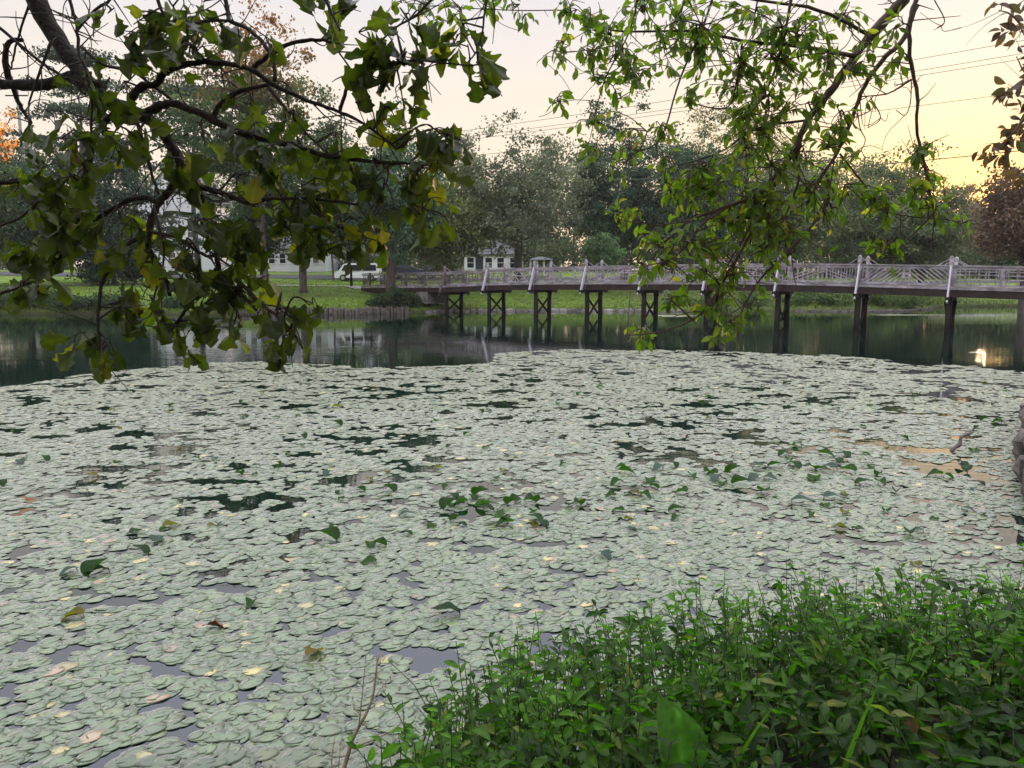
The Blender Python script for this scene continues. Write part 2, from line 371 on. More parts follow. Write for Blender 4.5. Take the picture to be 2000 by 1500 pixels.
strip('path', [(-45, 70), (-32, 69.5), (-22, 68.5), (-15, 67), (-12.6, 65.2)], 1.5, M['conc'], .05)
strip('road', [(-75, 88), (-40, 87), (-10, 86), (20, 88), (60, 90), (110, 88)], 5.5, M['asphalt'], .05)
strip('bank_path', [(36, 75), (48, 74.6), (64, 75), (90, 76)], 1.6, M['conc'], .05)

# ---------------------------------------------------------------- lily pads
def leaf_grid(nl, nc, wf, L=1.0, fold=.15, droop=.2, tip=0, wave=0):
    "leaf template along +y: width profile wf(t), folded along the midrib, drooping to the tip"
    t = np.linspace(0, 1, nl); s = np.linspace(-1, 1, nc); v = []
    for a in t:
        w = wf(a)
        for q in s:
            v.append((q*w, a*L+abs(q)*tip*w, fold*abs(q)*w-droop*L*a*a+wave*math.sin(9*a+3*q)*abs(q)))
    f = [(i*nc+j, i*nc+j+1, (i+1)*nc+j+1, (i+1)*nc+j) for i in range(nl-1) for j in range(nc-1)]
    return np.array(v), [np.array(f)]
PADTC = {}
def pad_template(n, seed, ring=True, notch=.55):
    r = np.random.RandomState(seed); el = r.uniform(1.15, 1.5)
    a0 = R(9)
    ang = np.linspace(a0, 2*math.pi-a0, n)
    rad = 1-.10*np.cos(ang*.5)**8+.02*np.sin(3*ang+r.rand()*6)
    x = rad*np.sin(ang); y = -rad*np.cos(ang)*el
    ph = r.rand()*6; zz = .035*np.sin(2*ang+ph)+.02*np.sin(5*ang+ph)
    rings = [(.0, 0), (.55, .4), (1.0, 1.0), (1.0, 1.0)] if ring else [(.0, 0), (1.0, 1.0)]
    v = []; 
    c = np.array((0, -el*(1-notch), 0.0))
    for k, (q, zq) in enumerate(rings):
        if q == 0: v.append(np.array([(0, -el*.28, 0.)])); continue
        zz2 = zz*zq-(.012 if k == 3 else 0)
        v.append(np.stack([x*q*(1.0 if k < 3 else .985), y*q-(1-q)*el*.28, zz2+.03*(1-q)*0], 1))
    f3 = [(0, 1+j, 2+j) for j in range(n-1)]; f4 = []
    nr = len(rings)-1
    for k in range(nr-1):
        o = 1+k*n; f4 += [(o+j, o+n+j, o+n+j+1, o+j+1) for j in range(n-1)]
    V = np.concatenate(v)
    tcm = [np.array([1.2])]+[np.where(np.arange(n) % 2 == 0, 1+.10*q, 1-.16*q)*(1 if k < 3 else .8) for k, (q, z_) in enumerate(rings) if q > 0]
    PADTC[len(V)] = np.concatenate(tcm)
    # centroid to origin
    V[:, 1] -= 0
    return V, ([np.array(f3)]+([np.array(f4)] if f4 else []))
edge = [(-300, 800), (0, 757), (100, 742), (200, 730), (350, 713), (460, 707), (560, 708), (700, 717), (820, 716), (900, 712), (965, 707), (905, 692), (1000, 688), (1100, 684), (1250, 684), (1400, 688), (1500, 690),
        (1600, 695), (1700, 701), (1800, 712), (1900, 717), (2000, 728), (2300, 745)]
EDG = np.array([Wt(*e)[:2] for e in edge])
def farlimit(x, y):
    "true where the point is nearer than the far edge of the pads (edge followed by bearing)"
    b = x/y; eb = EDG[:, 0]/EDG[:, 1]; 
    # notch handled by monotone copy
    order = np.maximum.accumulate(eb+np.arange(len(eb))*1e-6)
    lim = np.interp(b, order, EDG[:, 1])
    return y < lim+(fbm(x*.9, y*.9+5)-.5)*1.6
sp = .0575
xs = np.arange(-22, 24, sp); ys = np.arange(2.2, 29, sp*.92)
XX, YY = np.meshgrid(xs, ys); XX = XX+(np.arange(len(ys)) % 2)[:, None]*sp*.5
XX = (XX+rs.uniform(-.5, .5, XX.shape)*sp).ravel(); YY = (YY+rs.uniform(-.5, .5, YY.shape)*sp).ravel()
PF = np.interp(YY, [3, 5, 10, 20], [.98, .96, 1.06, 1.15])
keep = (rs.rand(len(XX)) < (.80/PF)**1.6) & (np.abs(XX) < .72*YY+2.2) & farlimit(XX, np.maximum(YY, .1)) & (sdist(XX, YY) < -.06)
XX, YY = XX[keep], YY[keep]
gn = fbm(XX*1.15+3+.5*fbm(XX*3, YY*3), YY*1.9+9+.5*fbm(XX*3+9, YY*3), 5)
thr = np.interp(YY, [3, 6, 9, 14, 30], [.80, .78, .73, .69, .72])
g2n = fbm(XX*2.3+40, YY*2.6+13, 3); thr2 = np.interp(YY, [3, 6, 9, 30], [.76, .74, .64, .585])
keep = (gn < thr+.015) & (g2n < thr2+.02) & (fbm(XX*4+1.5*YY+70, YY*6.5+30, 3) < np.interp(YY, [3, 5, 8, 12, 30], [.66, .68, .70, .71, .71]))
GAPS = [(760, 862, 95, 12), (720, 885, 40, 8), (800, 850, 80, 6), (560, 985, 40, 16), (225, 945, 60, 7), (12, 1048, 25, 32), (205, 1025, 45, 14), (470, 1025, 22, 10), (700, 925, 40, 6), (120, 962, 40, 14), (70, 1000, 50, 14),
        (60, 1075, 50, 10), (250, 1050, 60, 10), (380, 1045, 35, 16), (820, 1105, 35, 20), (615, 1130, 30, 20), (1060, 1190, 55, 14), (1440, 1085, 60, 14), (1400, 1110, 50, 20), (1340, 830, 60, 10), (1440, 842, 60, 8), (1560, 850, 60, 6), (1650, 845, 40, 6),
        (1950, 1035, 55, 14), (1990, 1060, 40, 18), (1900, 1085, 60, 10), (1980, 1100, 50, 12), (1990, 970, 30, 25), (830, 1265, 40, 18), (700, 1245, 45, 10), (540, 1270, 40, 14), (340, 1370, 70, 14), (250, 1455, 60, 20), (100, 1480, 60, 25), (560, 1400, 35, 14),
        (630, 1385, 45, 16), (460, 1355, 50, 10), (300, 1310, 40, 8), (30, 1270, 35, 12), (70, 1330, 20, 8), (520, 1330, 60, 8), (960, 1010, 20, 5), (1000, 900, 30, 5), (1100, 800, 50, 4), (560, 1465, 60, 16), (1340, 1140, 40, 14), (1550, 1060, 50, 10), (1230, 1090, 50, 8), (1680, 1080, 50, 8)]
for (px, py, rx, ry) in GAPS:
    if py > 1080 and rx*ry > 500 and px < 1800: rx *= .5; ry *= .55
    c = Wt(px, py); a = Wt(px, py-ry)[1]-c[1]; wx = rx/1500*c[1]/CT; wy = max(a, .03)
    ry_ = YY*.06+1; sk = fbm(XX*3.4/ry_+11, YY*7/ry_, 5)*4.4-1.9+(rs.rand(len(XX)) < .10)*-9
    keep &= (((XX-c[0])/wx)**2+((YY-c[1])/wy)**2) > sk
XX, YY = XX[keep], YY[keep]
n = len(XX); print('pads', n)
SZ = rs.uniform(.030, .064, n)*np.interp(YY, [3, 5, 10, 20], [1.08, 1.02, 1.06, 1.15])*(1+.25*(fbm(XX*.4, YY*.4)-.5))
ROT = rs.uniform(0, 2*math.pi, n); ROT = np.where(rs.rand(n) < .8, R(33)+rs.normal(0, .38, n)+math.pi*(rs.rand(n) < .5), ROT)
tl = R(1)*rs.gamma(1.6, 1.6, n); ta = rs.uniform(0, 2*math.pi, n); tl *= np.interp(YY, [4, 12], [.32, .65])*np.where(rs.rand(n) < .06, 2.5, 1)
ZZ = rs.uniform(.002, .007, n)+np.sin(np.minimum(tl, .4))*SZ*.5
q = rs.rand(n, 1)*.7+.3*(rs.rand(n, 1) < .15)+.25*fbm(XX*.7, YY*.7)[:, None]; base = np.array((.058, .112, .040))*(1-q)+np.array((.115, .162, .052))*q
base = base*(1+.5*(rs.rand(n, 1)-.5))
yl = rs.rand(n) < .018; base[yl] = np.array((.42, .34, .12))*(.7+.6*rs.rand(yl.sum(), 1))
br = rs.rand(n) < .01; base[br] = np.array((.30, .20, .12))*(.7+.6*rs.rand(br.sum(), 1))
def pad_mats(idx):
    k = len(idx); n_ = np.stack([np.sin(tl[idx])*np.cos(ta[idx]), np.sin(tl[idx])*np.sin(ta[idx]), np.cos(tl[idx])], 1)
    d = np.stack([np.cos(ROT[idx]), np.sin(ROT[idx]), np.zeros(k)], 1); d -= n_*(d*n_).sum(1)[:, None]; d /= np.linalg.norm(d, axis=1)[:, None]
    s = np.cross(d, n_); return np.stack([s, d, n_], 1)*SZ[idx][:, None, None]
vis = (np.abs(XX) < .66*(YY+.1)) & (YY > 3.2) & (sdist(XX, YY) < -.2)
score = np.where(vis, YY+np.abs(XX)*.15, 1e9); order = np.argsort(score)
near300 = order[:300]; rest = order[300:]
fine = rest[YY[rest] < 9.0]; mid = rest[(YY[rest] >= 9.0) & (YY[rest] < 15)]; coarse = rest[YY[rest] >= 15]
mb = MB()
for lst, nn, ring in ((fine, 18, True), (mid, 12, True), (coarse, 9, False)):
    for k in range(6):
        tv, tf = pad_template(nn, 10+k, ring); idx = lst[k::6]
        if not ring: tv = tv.copy()
        instances(mb, tv, tf, pad_mats(idx), np.stack([XX[idx], YY[idx], ZZ[idx]], 1), base[idx], PADTC[len(tv)])
tag(mb.build('lily_pads', M['pad'], smooth=True), 'floating carpet of grey green lily pads covering most of the pond', 'lily pads', kind='stuff')
# the 300 nearest pads are objects of their own (copies of a few pads of different tint)
padmesh = {}
def copyobj(me, name, loc, mat3=None, rot=None, sc=1.0):
    o = bpy.data.objects.new(name, me); COL.objects.link(o)
    if mat3 is not None:
        o.matrix_world = Matrix(((*mat3[:, 0], 0), (*mat3[:, 1], 0), (*mat3[:, 2], 0), (0, 0, 0, 1))) if False else Matrix.Translation(loc) @ Matrix(mat3.T.tolist()).to_4x4()
    else:
        o.location = loc; o.rotation_euler = rot or (0, 0, 0); o.scale = (sc,)*3
    return o
cols = {'green': [(.062, .105, .040), (.10, .14, .055), (.05, .09, .034), (.125, .155, .06), (.078, .118, .045), (.11, .13, .05)], 'yellow': [(.45, .34, .12)], 'brown': [(.30, .20, .12)]}
for kind, cl in cols.items():
    for ci, c in enumerate(cl):
        for k in range(3):
            tv, tf = pad_template(26, 30+k+ci*3, True)
            m_ = MB(); m_.add(tv, tf, np.array(c)*PADTC[len(tv)][:, None]); padmesh[(kind, len([1 for q in padmesh if q[0] == kind]))] = m_.mesh('lily_pad', M['pad'], True)
cnt = {k: len([1 for q in padmesh if q[0] == k]) for k in cols}
mats = pad_mats(near300)
for j, idx in enumerate(near300):
    kind = 'yellow' if yl[idx] else 'brown' if br[idx] else 'green'
    o = copyobj(padmesh[(kind, j % cnt[kind])], 'lily_pad', Vector((XX[idx], YY[idx], ZZ[idx])), mats[j])
    lab = {'green': 'grey green notched lily pad floating flat among the nearest pads by the bank', 'yellow': 'faded yellow lily pad floating among the nearest green pads by the bank',
           'brown': 'withered brown lily pad floating among the nearest green pads by the bank'}[kind]
    tag(o, lab, 'lily pad', 'floating lily pads nearest the bank')

# raised leaves that stand out of the pad carpet
def heart(t): return .36*math.sin(math.pi*min(1, (t*.96+.04)))**.55*(1-.25*t)
def lily_leaf_mesh(seed, c, fold, stemh):
    r = np.random.RandomState(seed); tv, tf = leaf_grid(9, 7, heart, 1, fold, .25+.3*r.rand(), -.25, .05)
    a = R(r.uniform(8, 45)); ca, sa = math.cos(a), math.sin(a)
    tv = tv@np.array([[1, 0, 0], [0, ca, sa], [0, -sa, ca]])
    tv = tv+np.array((0, -.3, stemh-tv[:, 2].min()*.8))
    m_ = MB(); m_.add(tv, tf, c)
    tube(m_, [(0, -.3, -.25), (.02, -.32, stemh*.5), (0, -.3, stemh+.12)], .022, 5, np.array(c)*.7)
    return m_.mesh('raised_lily_leaf', M['lily_leaf'], True)
LG = [lily_leaf_mesh(s, c, f, h) for s, c, f, h in [(1, (.035, .10, .02), .5, .1), (2, (.05, .13, .025), .9, .05), (3, (.03, .08, .02), .3, .15), (4, (.06, .15, .02), .7, .02), (5, (.045, .10, .03), 1.2, .05), (6, (.10, .16, .13), .4, .1)]]
LY = [lily_leaf_mesh(s, c, f, h) for s, c, f, h in [(11, (.25, .22, .03), .7, .05), (12, (.30, .20, .03), .4, .05)]]
RL = [(790, 1010), (762, 962), (875, 995), (905, 988), (925, 978), (942, 990), (870, 952), (842, 1030), (905, 1030), (722, 1068), (745, 1068), (725, 1100), (975, 1002), (1000, 988), (1040, 1003), (1060, 1032), (1050, 1018), (1112, 992), (1130, 990), (978, 1025), (990, 1028),
      (1210, 1002), (1195, 972), (1205, 947), (1220, 927), (1240, 967), (1258, 972), (1275, 957), (1270, 942), (1290, 918), (1400, 938), (1412, 948), (1440, 948), (1475, 937), (1335, 967), (1380, 927), (1500, 937), (1585, 938), (1600, 922), (1610, 892), (1650, 894), (1620, 978),
      (1612, 990), (1680, 948), (1720, 948), (1585, 918), (1625, 918), (1715, 932), (1480, 917), (1530, 892), (1540, 903), (1560, 872), (1690, 888), (1780, 1048), (490, 1184), (200, 1122), (185, 1124), (140, 1120), (280, 1082), (305, 1062), (410, 812), (480, 815), (455, 857), (595, 857),
      (660, 832), (640, 797), (665, 792), (640, 927), (970, 937), (1370, 792), (1460, 787), (1130, 772), (1170, 757), (1920, 822), (1950, 827), (1940, 792), (1900, 882), (1880, 912), (1830, 932), (1850, 934), (1890, 922), (645, 1057), (882, 1203), (1180, 1087), (1590, 938), (1395, 930),
      (1510, 915), (1555, 915), (1640, 905), (1660, 925), (1700, 915), (1430, 925), (1350, 935), (1315, 1000), (1490, 965), (1560, 985), (1750, 965), (250, 705+60), (150, 800), (320, 775), (540, 740), (350, 725), (90, 900), (40, 905), (1040, 985), (935, 970), (955, 1000), (890, 975)]
GRP = 'dark green leaves raised above the pad carpet'
LBLG = 'small dark green lily leaf curling up above the pale floating pads'
r2 = np.random.RandomState(5)
for (px, py) in RL:
    p = Wt(px, py); s = r2.uniform(.13, .24)*(1 if py > 860 else .8)
    tag(copyobj(LG[r2.randint(6)], 'raised_lily_leaf', p, rot=(r2.normal()*.12, r2.normal()*.12, r2.uniform(0, 6.3)), sc=s), LBLG, 'lily leaf', GRP)
for (px, py) in [(185, 932), (722, 938), (855, 918), (150, 1208), (133, 1212), (1245, 968), (1048, 1028), (330, 1032), (655, 797), (1790, 1108), (615, 1280)]:
    p = Wt(px, py)
    tag(copyobj(LY[r2.randint(2)], 'raised_lily_leaf', p, rot=(0, 0, r2.uniform(0, 6.3)), sc=r2.uniform(.13, .19)), 'yellow lily leaf curling up above the pale floating pads', 'lily leaf', 'yellow leaves raised above the pad carpet')
k = 0
while k < 170:
    px, py = r2.uniform(0, 2000), 715+330*r2.rand()**1.5
    p = Wt(px, py)
    if not farlimit(np.array([p[0]]), np.array([p[1]+.6]))[0] or sdist([p[0]], [p[1]])[0] > -.4: continue
    yq = r2.rand() < .12
    o = copyobj((LY if yq else LG)[r2.randint(2 if yq else 6)], 'raised_lily_leaf', p, rot=(0, 0, r2.uniform(0, 6.3)), sc=r2.uniform(.08, .15))
    tag(o, 'yellow lily leaf curling up above the pale floating pads' if yq else LBLG, 'lily leaf', 'yellow leaves raised above the pad carpet' if yq else GRP); k += 1

# ---------------------------------------------------------------- footbridge
def bn(i): return np.array((58*(-.0856+.05638*i), 58*(1-.04426*i)))
BZ = lambda i: float(np.interp(i, [-3, -2.25, -1, 0, 1, 2, 3, 4, 5, 6, 7, 8, 9, 10, 12.5], [1.86, 1.9, 1.93, 1.99, 2.17, 2.25, 2.29, 2.31, 2.33, 2.33, 2.25, 2.14, 2.03, 1.92, 1.75]))
WV = np.array((.575, .818))*1.95
def bp_(i, side, z): a = bn(i)+WV*side; return np.array((a[0], a[1], z))
bdir = nrm(np.append(bn(1)-bn(0), 0)); bout = -nrm(np.append(WV, 0))
bridge = empty('footbridge', (*bn(4), 0), 'long weathered wooden footbridge with patterned railings crossing the pond on dark piles', 'bridge')
I0, I1 = -2.25, 12.0
st = np.arange(0, 12.01, .5); nodes = np.concatenate([[-2.25, -1.6, -1, -.5], st])
mb = MB()
L = np.linalg.norm(bn(1)-bn(0)); npl = int((I1-I0)*L/.16)
for j in range(npl):
    i = I0+(j+.5)/npl*(I1-I0); z = BZ(i)
    a = bp_(i, -.07, z-.025); b = bp_(i, 1.07, z-.025); beam(mb, a, b, .15, .05)
mb.build('deck', M['wood'], bridge)
for side in (-.09, 1.09):
    mb = MB(); mb2 = MB()
    for a, b in zip(nodes[:-1], nodes[1:]):
        beam(mb, bp_(a, side, BZ(a)-.03), bp_(b, side, BZ(b)-.03), .05, .13)
        beam(mb2, bp_(a, side*.93+.035, BZ(a)-.28), bp_(b, side*.93+.035, BZ(b)-.28), .14, .34)
    mb.build('edge_board', M['wood'], bridge); mb2.build('beam', M['wood_brown'], bridge)
for side, sg in ((0, 1), (1, -1)):
    out = bout*sg
    mb = MB(); mb2 = MB(); mb3 = MB()
    for a, b in zip(nodes[:-1], nodes[1:]):
        beam(mb, bp_(a, side, BZ(a)+1.05)-bdir*.0, bp_(b, side, BZ(b)+1.05), .14, .05)
        beam(mb2, bp_(a, side, BZ(a)+.93), bp_(b, side, BZ(b)+.93), .05, .10)
        beam(mb3, bp_(a, side, BZ(a)+.12), bp_(b, side, BZ(b)+.12), .05, .09)
    h = mb.build('handrail', M['wood'], bridge); mb2.build('upper_rail', M['wood'], bridge); mb3.build('lower_rail', M['wood'], bridge)
    for i in range(-2, 13):
        z = BZ(i); wm_ = M['wood_shaded' if i < 1 else 'wood']; p = bp_(i, side, 0)+out*.08
        if i >= 0:
            m_ = MB(); tube(m_, [p+(0, 0, z-.42), p+(0, 0, z+1.45), p+(0, 0, z+1.52)], [.10, .10, .04], 8, cap=True); m_.build('railing_post', wm_, bridge, True)
            m_ = MB(); beam(m_, p+out*.03+(0, 0, z+1.02), p+out*.72+(0, 0, z-.72), .07, .19); m_.build('side_brace', M['wood_pale'] if i > 0 else wm_, bridge)
            for q in (-1, 1):
                m_ = MB(); tube(m_, [p+(0, 0, z+1.42), p+bdir*q*.55-out*.08+(0, 0, BZ(i+q*.13)+1.07)], .022, 5); m_.build('post_stay', M['wood'], bridge)
        else:
            m_ = MB(); box(m_, p+(0, 0, z+.55), (.13, .13, 1.15), math.atan2(bdir[1], bdir[0])); m_.build('railing_post', wm_, bridge)
    # panels of rustic rods
    pk = 0
    spans = [(-2.25, -1.6)]+[(i/2, i/2+.5) for i in range(-3, 24)]
    for a, b in spans:
        r_ = np.random.RandomState(100+pk); m_ = MB()
        def q(s, t): i = a+(b-a)*s; return bp_(i, side, BZ(i)+.165+t*.715)
        def rod(s0, t0, s1, t1, w=.027): tube(m_, [q(s0, t0), q(s1, t1)], w*r_.uniform(.8, 1.25), 5)
        flip = pk % 2; F = (lambda s: 1-s) if flip else (lambda s: s)
        kind = [0, 0, 1, 1, 2, 3, 4, 4, 0, 0, 2, 3, 1, 1, 4, 3, 2, 2, 1, 1, 3, 3, 2, 2, 4, 0, 1, 3][pk % 28]
        if abs(b % 1) > .1 or True:
            e = bp_(b, side, BZ(b)); 
            beam(m_, e+(0, 0, .02), e+(0, 0, 1.02), .09, .09, up=bdir)
        if kind == 0:      # fan of rods from a low corner
            for an in np.linspace(8, 82, 7):
                c, s_ = math.cos(R(an)), math.sin(R(an)); k_ = min(1.95/c, .68/s_); rod(F(.03), .03, F(min(.98, .03+c*k_/2.08)), min(.98, .03+s_*k_/.715))
        elif kind == 1:    # parallel diagonals meeting in a chevron
            for s_ in np.linspace(-.34, .92, 11):
                s0, t0, s1, t1 = s_, 0, s_+.42, 1
                if s0 < .03: t0 = (.03-s0)/.42; s0 = .03
                if s1 > .97: t1 = 1-(s1-.97)/.42; s1 = .97
                if t0 < t1: rod(F(s0), t0, F(s1), t1)
        elif kind == 2:    # uprights crossed by short bars, and a long diagonal
            for s_ in np.linspace(.1, .9, 7): rod(s_, 0, s_+r_.normal()*.01, 1)
            rod(F(.05), .02, F(.95), .98, .028); rod(F(.25), .02, F(.95), .75)
        elif kind == 3:    # lattice of small squares
            for s_ in np.linspace(.1, .9, 5): rod(s_, 0, s_, 1)
            for t_ in (.33, .62): rod(.1, t_, .9, t_+r_.normal()*.02)
            rod(.1, .85, .9, .85)
        else:              # crossed rods and a diamond
            for s_ in (0, .33, .66):
                rod(s_+.02, 0, s_+.32, 1); rod(s_+.32, 0, s_+.02, 1); rod(s_+.17, 0, s_+.17, 1, .016)
            rod(.02, .5, .98, .5)
        m_.build('railing_panel', M['wood_shaded' if b < 1.1 else 'wood'], bridge); pk += 1
for i in range(0, 13):
    z = BZ(i); gz = -1.3
    for side in (0, 1):
        p = bp_(i, side, 0)-bout*(.1 if side == 0 else -.1)*1
        j_ = rs.normal(0, .03, 2)
        m_ = MB(); tube(m_, [p+(j_[0], j_[1], gz), p+(0, 0, z-.46)], [.16, .145], 10); m_.build('pile', M['wood_dark'], bridge, True)
    a0, a1 = bp_(i, 0, 0)-bout*.1, bp_(i, 1, 0)+bout*.1
    m_ = MB(); beam(m_, a0+bout*.95+(0, 0, z-.54), a1-bout*.95+(0, 0, z-.54), .16, .2); m_.build('cross_beam', M['wood_dark'], bridge)
    m_ = MB(); off = bdir*.17
    beam(m_, a0-off+(0, 0, z-.7), a1-off+(0, 0, .25), .06, .13); beam(m_, a1+off+(0, 0, z-.7), a0+off+(0, 0, .25), .06, .13)
    m_.build('cross_brace', M['wood_dark'], bridge)
for (a, b) in ((-2.3, -1.2),):
    m_ = MB(); c = (bn(-.55)+WV*.5); box(m_, (c[0], c[1], 1.1), (1.2, 2.3, .9), math.atan2(bdir[1], bdir[0])); m_.build('abutment', M['stone'], bridge)

# ---------------------------------------------------------------- bank stones
def stone_wall(name, pts, h, label, slab=.35, m='stone', seed=1, up=True):
    r_ = np.random.RandomState(seed); p = smooth_path(pts, 10); d = np.concatenate([[0], np.cumsum(np.linalg.norm(np.diff(p, axis=0), axis=1))])
    mb = MB(); s = 0
    while s < d[-1]:
        w = slab*r_.uniform(.5, 1.4); x = np.interp(s+w/2, d, p[:, 0]); y = np.interp(s+w/2, d, p[:, 1])
        x2 = np.interp(s+w, d, p[:, 0]); y2 = np.interp(s+w, d, p[:, 1]); rz = math.atan2(y2-y, x2-x+1e-6)
        layers = 1 if up else max(1, int(h/.22)); z0 = -.25
        hh = h*r_.uniform(.75, 1.1)
        zs = np.linspace(-.3, hh, layers+1)
        for a, b in zip(zs[:-1], zs[1:]):
            n_ = 2; v = np.array([(i, j, k) for i in (-1, 0, 1) for j in (-1, 0, 1) for k in (-1, 0, 1)], float)
            v = v/np.maximum(1, np.linalg.norm(v, axis=1)[:, None]**.55)
            v *= np.array((w*.53, r_.uniform(.2, .3), (b-a)*.56)); v += r_.normal(0, .018, v.shape)
            c_, s_ = math.cos(rz), math.sin(rz); v = v@np.array([[c_, s_, 0], [-s_, c_, 0], [0, 0, 1]])
            v += (x+r_.normal()*.03, y+r_.normal()*.05, (a+b)/2)
            f = []
            ix = lambda i, j, k: i*9+j*3+k
            for i in (0, 1):
                for j in (0, 1):
                    f += [(ix(0, i, j), ix(0, i, j+1), ix(0, i+1, j+1), ix(0, i+1, j)), (ix(2, i, j), ix(2, i+1, j), ix(2, i+1, j+1), ix(2, i, j+1)),
                          (ix(i, 0, j), ix(i+1, 0, j), ix(i+1, 0, j+1), ix(i, 0, j+1)), (ix(i, 2, j), ix(i, 2, j+1), ix(i+1, 2, j+1), ix(i+1, 2, j)),
                          (ix(i, j, 0), ix(i, j+1, 0), ix(i+1, j+1, 0), ix(i+1, j, 0)), (ix(i, j, 2), ix(i+1, j, 2), ix(i+1, j+1, 2), ix(i, j+1, 2))]
            mb.add(v, [f])
        s += w
    tag(mb.build(name, M[m], smooth=False), label, 'wall')
stone_wall('stone_wall', [(-20, 56.1), (-15, 55.1), (-11.5, 55.3), (-9.2, 57.0), (-7.8, 57.8)], .5, 'low wall of upright pale stones on the far bank left of the bridge', .2, 'rock', seed=1)
stone_wall('stone_edging', [(-6.5, 58.3), (-4.5, 60.1), (0, 60.5), (8, 60.7), (13, 60.1)], .2, 'low grey stone edging along the far shore under the bridge', .8, seed=2)
stone_wall('rubble_wall', [(5.4, 6.7), (6.56, 9.2), (9.2, 13.15), (10.5, 14.8)], .75, 'rough rubble stone wall at the right edge of the lily pads', .42, 'rock', seed=3, up=False)
stone_wall('shore_stones', [(22, 61.0), (26, 60.1), (31, 60.9), (34.8, 64.3)], .14, 'scattered low stones at the waterline under the bushes right of the bridge centre', .9, 'rock', seed=4)

# ---------------------------------------------------------------- trees on the far bank
LEAFQ = (np.array([(0, -.5, 0), (.32, 0, .06), (0, .5, -.05), (-.32, 0, .04)]), [np.array([(0, 1, 2, 3)])])
def tree(name, label, x, y, H, rx, rz, cz, kind='round', ncl=170, npc=95, ls=.26, cols=((.03, .05, .03), (.06, .09, .04)), topc=None, seed=1, tr=.3, lean=0, bark='bark_grey', group=None, cat='tree', z=None, clr=.95, ry=None, gap=.0):
    r_ = np.random.RandomState(seed); z0 = hgt(np.array([x]), np.array([y]))[0]-.1 if z is None else z
    base = np.array((x, y, z0)); ry = ry or rx
    root = empty(name, base, label, cat, group)
    # clump centres
    cs = []
    while len(cs) < ncl:
        v = r_.normal(size=3); v /= np.linalg.norm(v); rad = r_.rand()**.42
        th = math.atan2(v[1], v[0]); k = 1+.28*math.sin(3*th+seed)+.15*math.sin(5*th+2*seed+4*v[2])
        if kind == 'cone':
            t = r_.rand()**1.2; rr = (1-t)*(.55+.45*r_.rand())*(.75+.5*((t*9) % 1)); a = r_.rand()*6.28
            c = np.array((math.cos(a)*rx*rr, math.sin(a)*ry*rr, (t-.5)*2*rz))
        elif kind == 'column':
            t = r_.rand(); rr = math.sin(math.pi*min(1, t*.85+.15))**.5*r_.rand()**.4; a = r_.rand()*6.28
            c = np.array((math.cos(a)*rx*rr, math.sin(a)*ry*rr, (t-.5)*2*rz))
        elif kind == 'layer':
            lay = r_.randint(7); t = lay/6; rr = (1-.65*t)*r_.rand()**.5*(.7+.5*r_.rand()); a = r_.rand()*6.28
            c = np.array((math.cos(a)*rx*rr, math.sin(a)*ry*rr, (t-.5)*2*rz-rr*.1*rz+r_.normal()*.15))
        else:
            c = v*rad*np.array((rx, ry, rz))*k
            if c[2] < -rz*.5: c[2] = c[2]*.7
            if gap and fbm(np.array([c[0]*.5+seed*7]), np.array([c[2]*.5+c[1]*.3]))[0] > 1-gap: continue
        cs.append(c)
    cs = np.array(cs)+np.array((x+lean, y, z0+cz))
    # skeleton: trunk nodes, then each clump joins the nearest lower node
    top = np.array((x+lean, y, z0+cz+rz*.35)); nt_ = 8
    nodes_ = [base+(top-base)*t+np.array((math.sin(t*5+seed)*.18*H/20, math.cos(t*4+seed)*.15*H/20, 0)) for t in np.linspace(0, 1, nt_)]
    par = [-1]+list(range(nt_-1)); wgt = [0]*nt_
    od = np.argsort(np.linalg.norm((cs-np.array((x+lean, y, z0+cz-rz*.4)))*(1, 1, .7), axis=1))
    for ci in od[:min(len(od), 150)]:
        c = cs[ci]; A = np.array(nodes_); dd = np.linalg.norm(A-c, axis=1)+np.maximum(0, A[:, 2]-c[2]+.3)*2.0; dd[0] += 99; dd[1] += 6
        if z0+cz-rz*.9 > nodes_[2][2]: dd[2] += 5
        j = int(np.argmin(dd)); a = nodes_[j]; L_ = np.linalg.norm(c-a); prev = j
        if L_ > 1.2:
            mid_ = a+(c-a)*.5+np.array((r_.normal()*.12, r_.normal()*.12, .10))*L_*.5
            nodes_.append(mid_); par.append(prev); wgt.append(0); prev = len(nodes_)-1
        nodes_.append(c); par.append(prev); wgt.append(1)
    wsum = np.array(wgt, float)
    for j in range(len(nodes_)-1, 0, -1): wsum[par[j]] += wsum[j]
    wsum = np.maximum(wsum, .6); rad = tr*(wsum/wsum[0])**.46*.9; rad = np.maximum(rad, .018)
    mb = MB(); 
    tp = smooth_path(np.column_stack([np.array(nodes_[:nt_]), rad[:nt_]]), 3); tp[0, 3] *= 1.35
    tube(mb, tp[:, :3], tp[:, 3], 9)
    for j in range(nt_, len(nodes_)):
        a, b = nodes_[par[j]], nodes_[j]; ra = min(rad[par[j]]*.8, rad[j]*1.6)
        tube(mb, [a, (a+b)/2+(0, 0, .03), b], [ra, (ra+rad[j])/2, rad[j]*.7], 4, cap=False)
    mb.build('trunk', M[bark], root, True)
    # foliage
    crs = clr*r_.uniform(.6, 1.3, ncl); k = npc
    off = r_.normal(size=(ncl, k, 3))*np.array((.55, .55, .36))*crs[:, None, None]
    if kind == 'layer': off *= np.array((1.3, 1.3, .35))
    pos = (cs[:, None]+off).reshape(-1, 3); m = len(pos)
    d = rdir(m, r_)+np.array((0, 0, -.35)); fr = frames(d, r_.uniform(0, 6.28, m))*(ls*r_.uniform(.6, 1.35, m))[:, None, None]
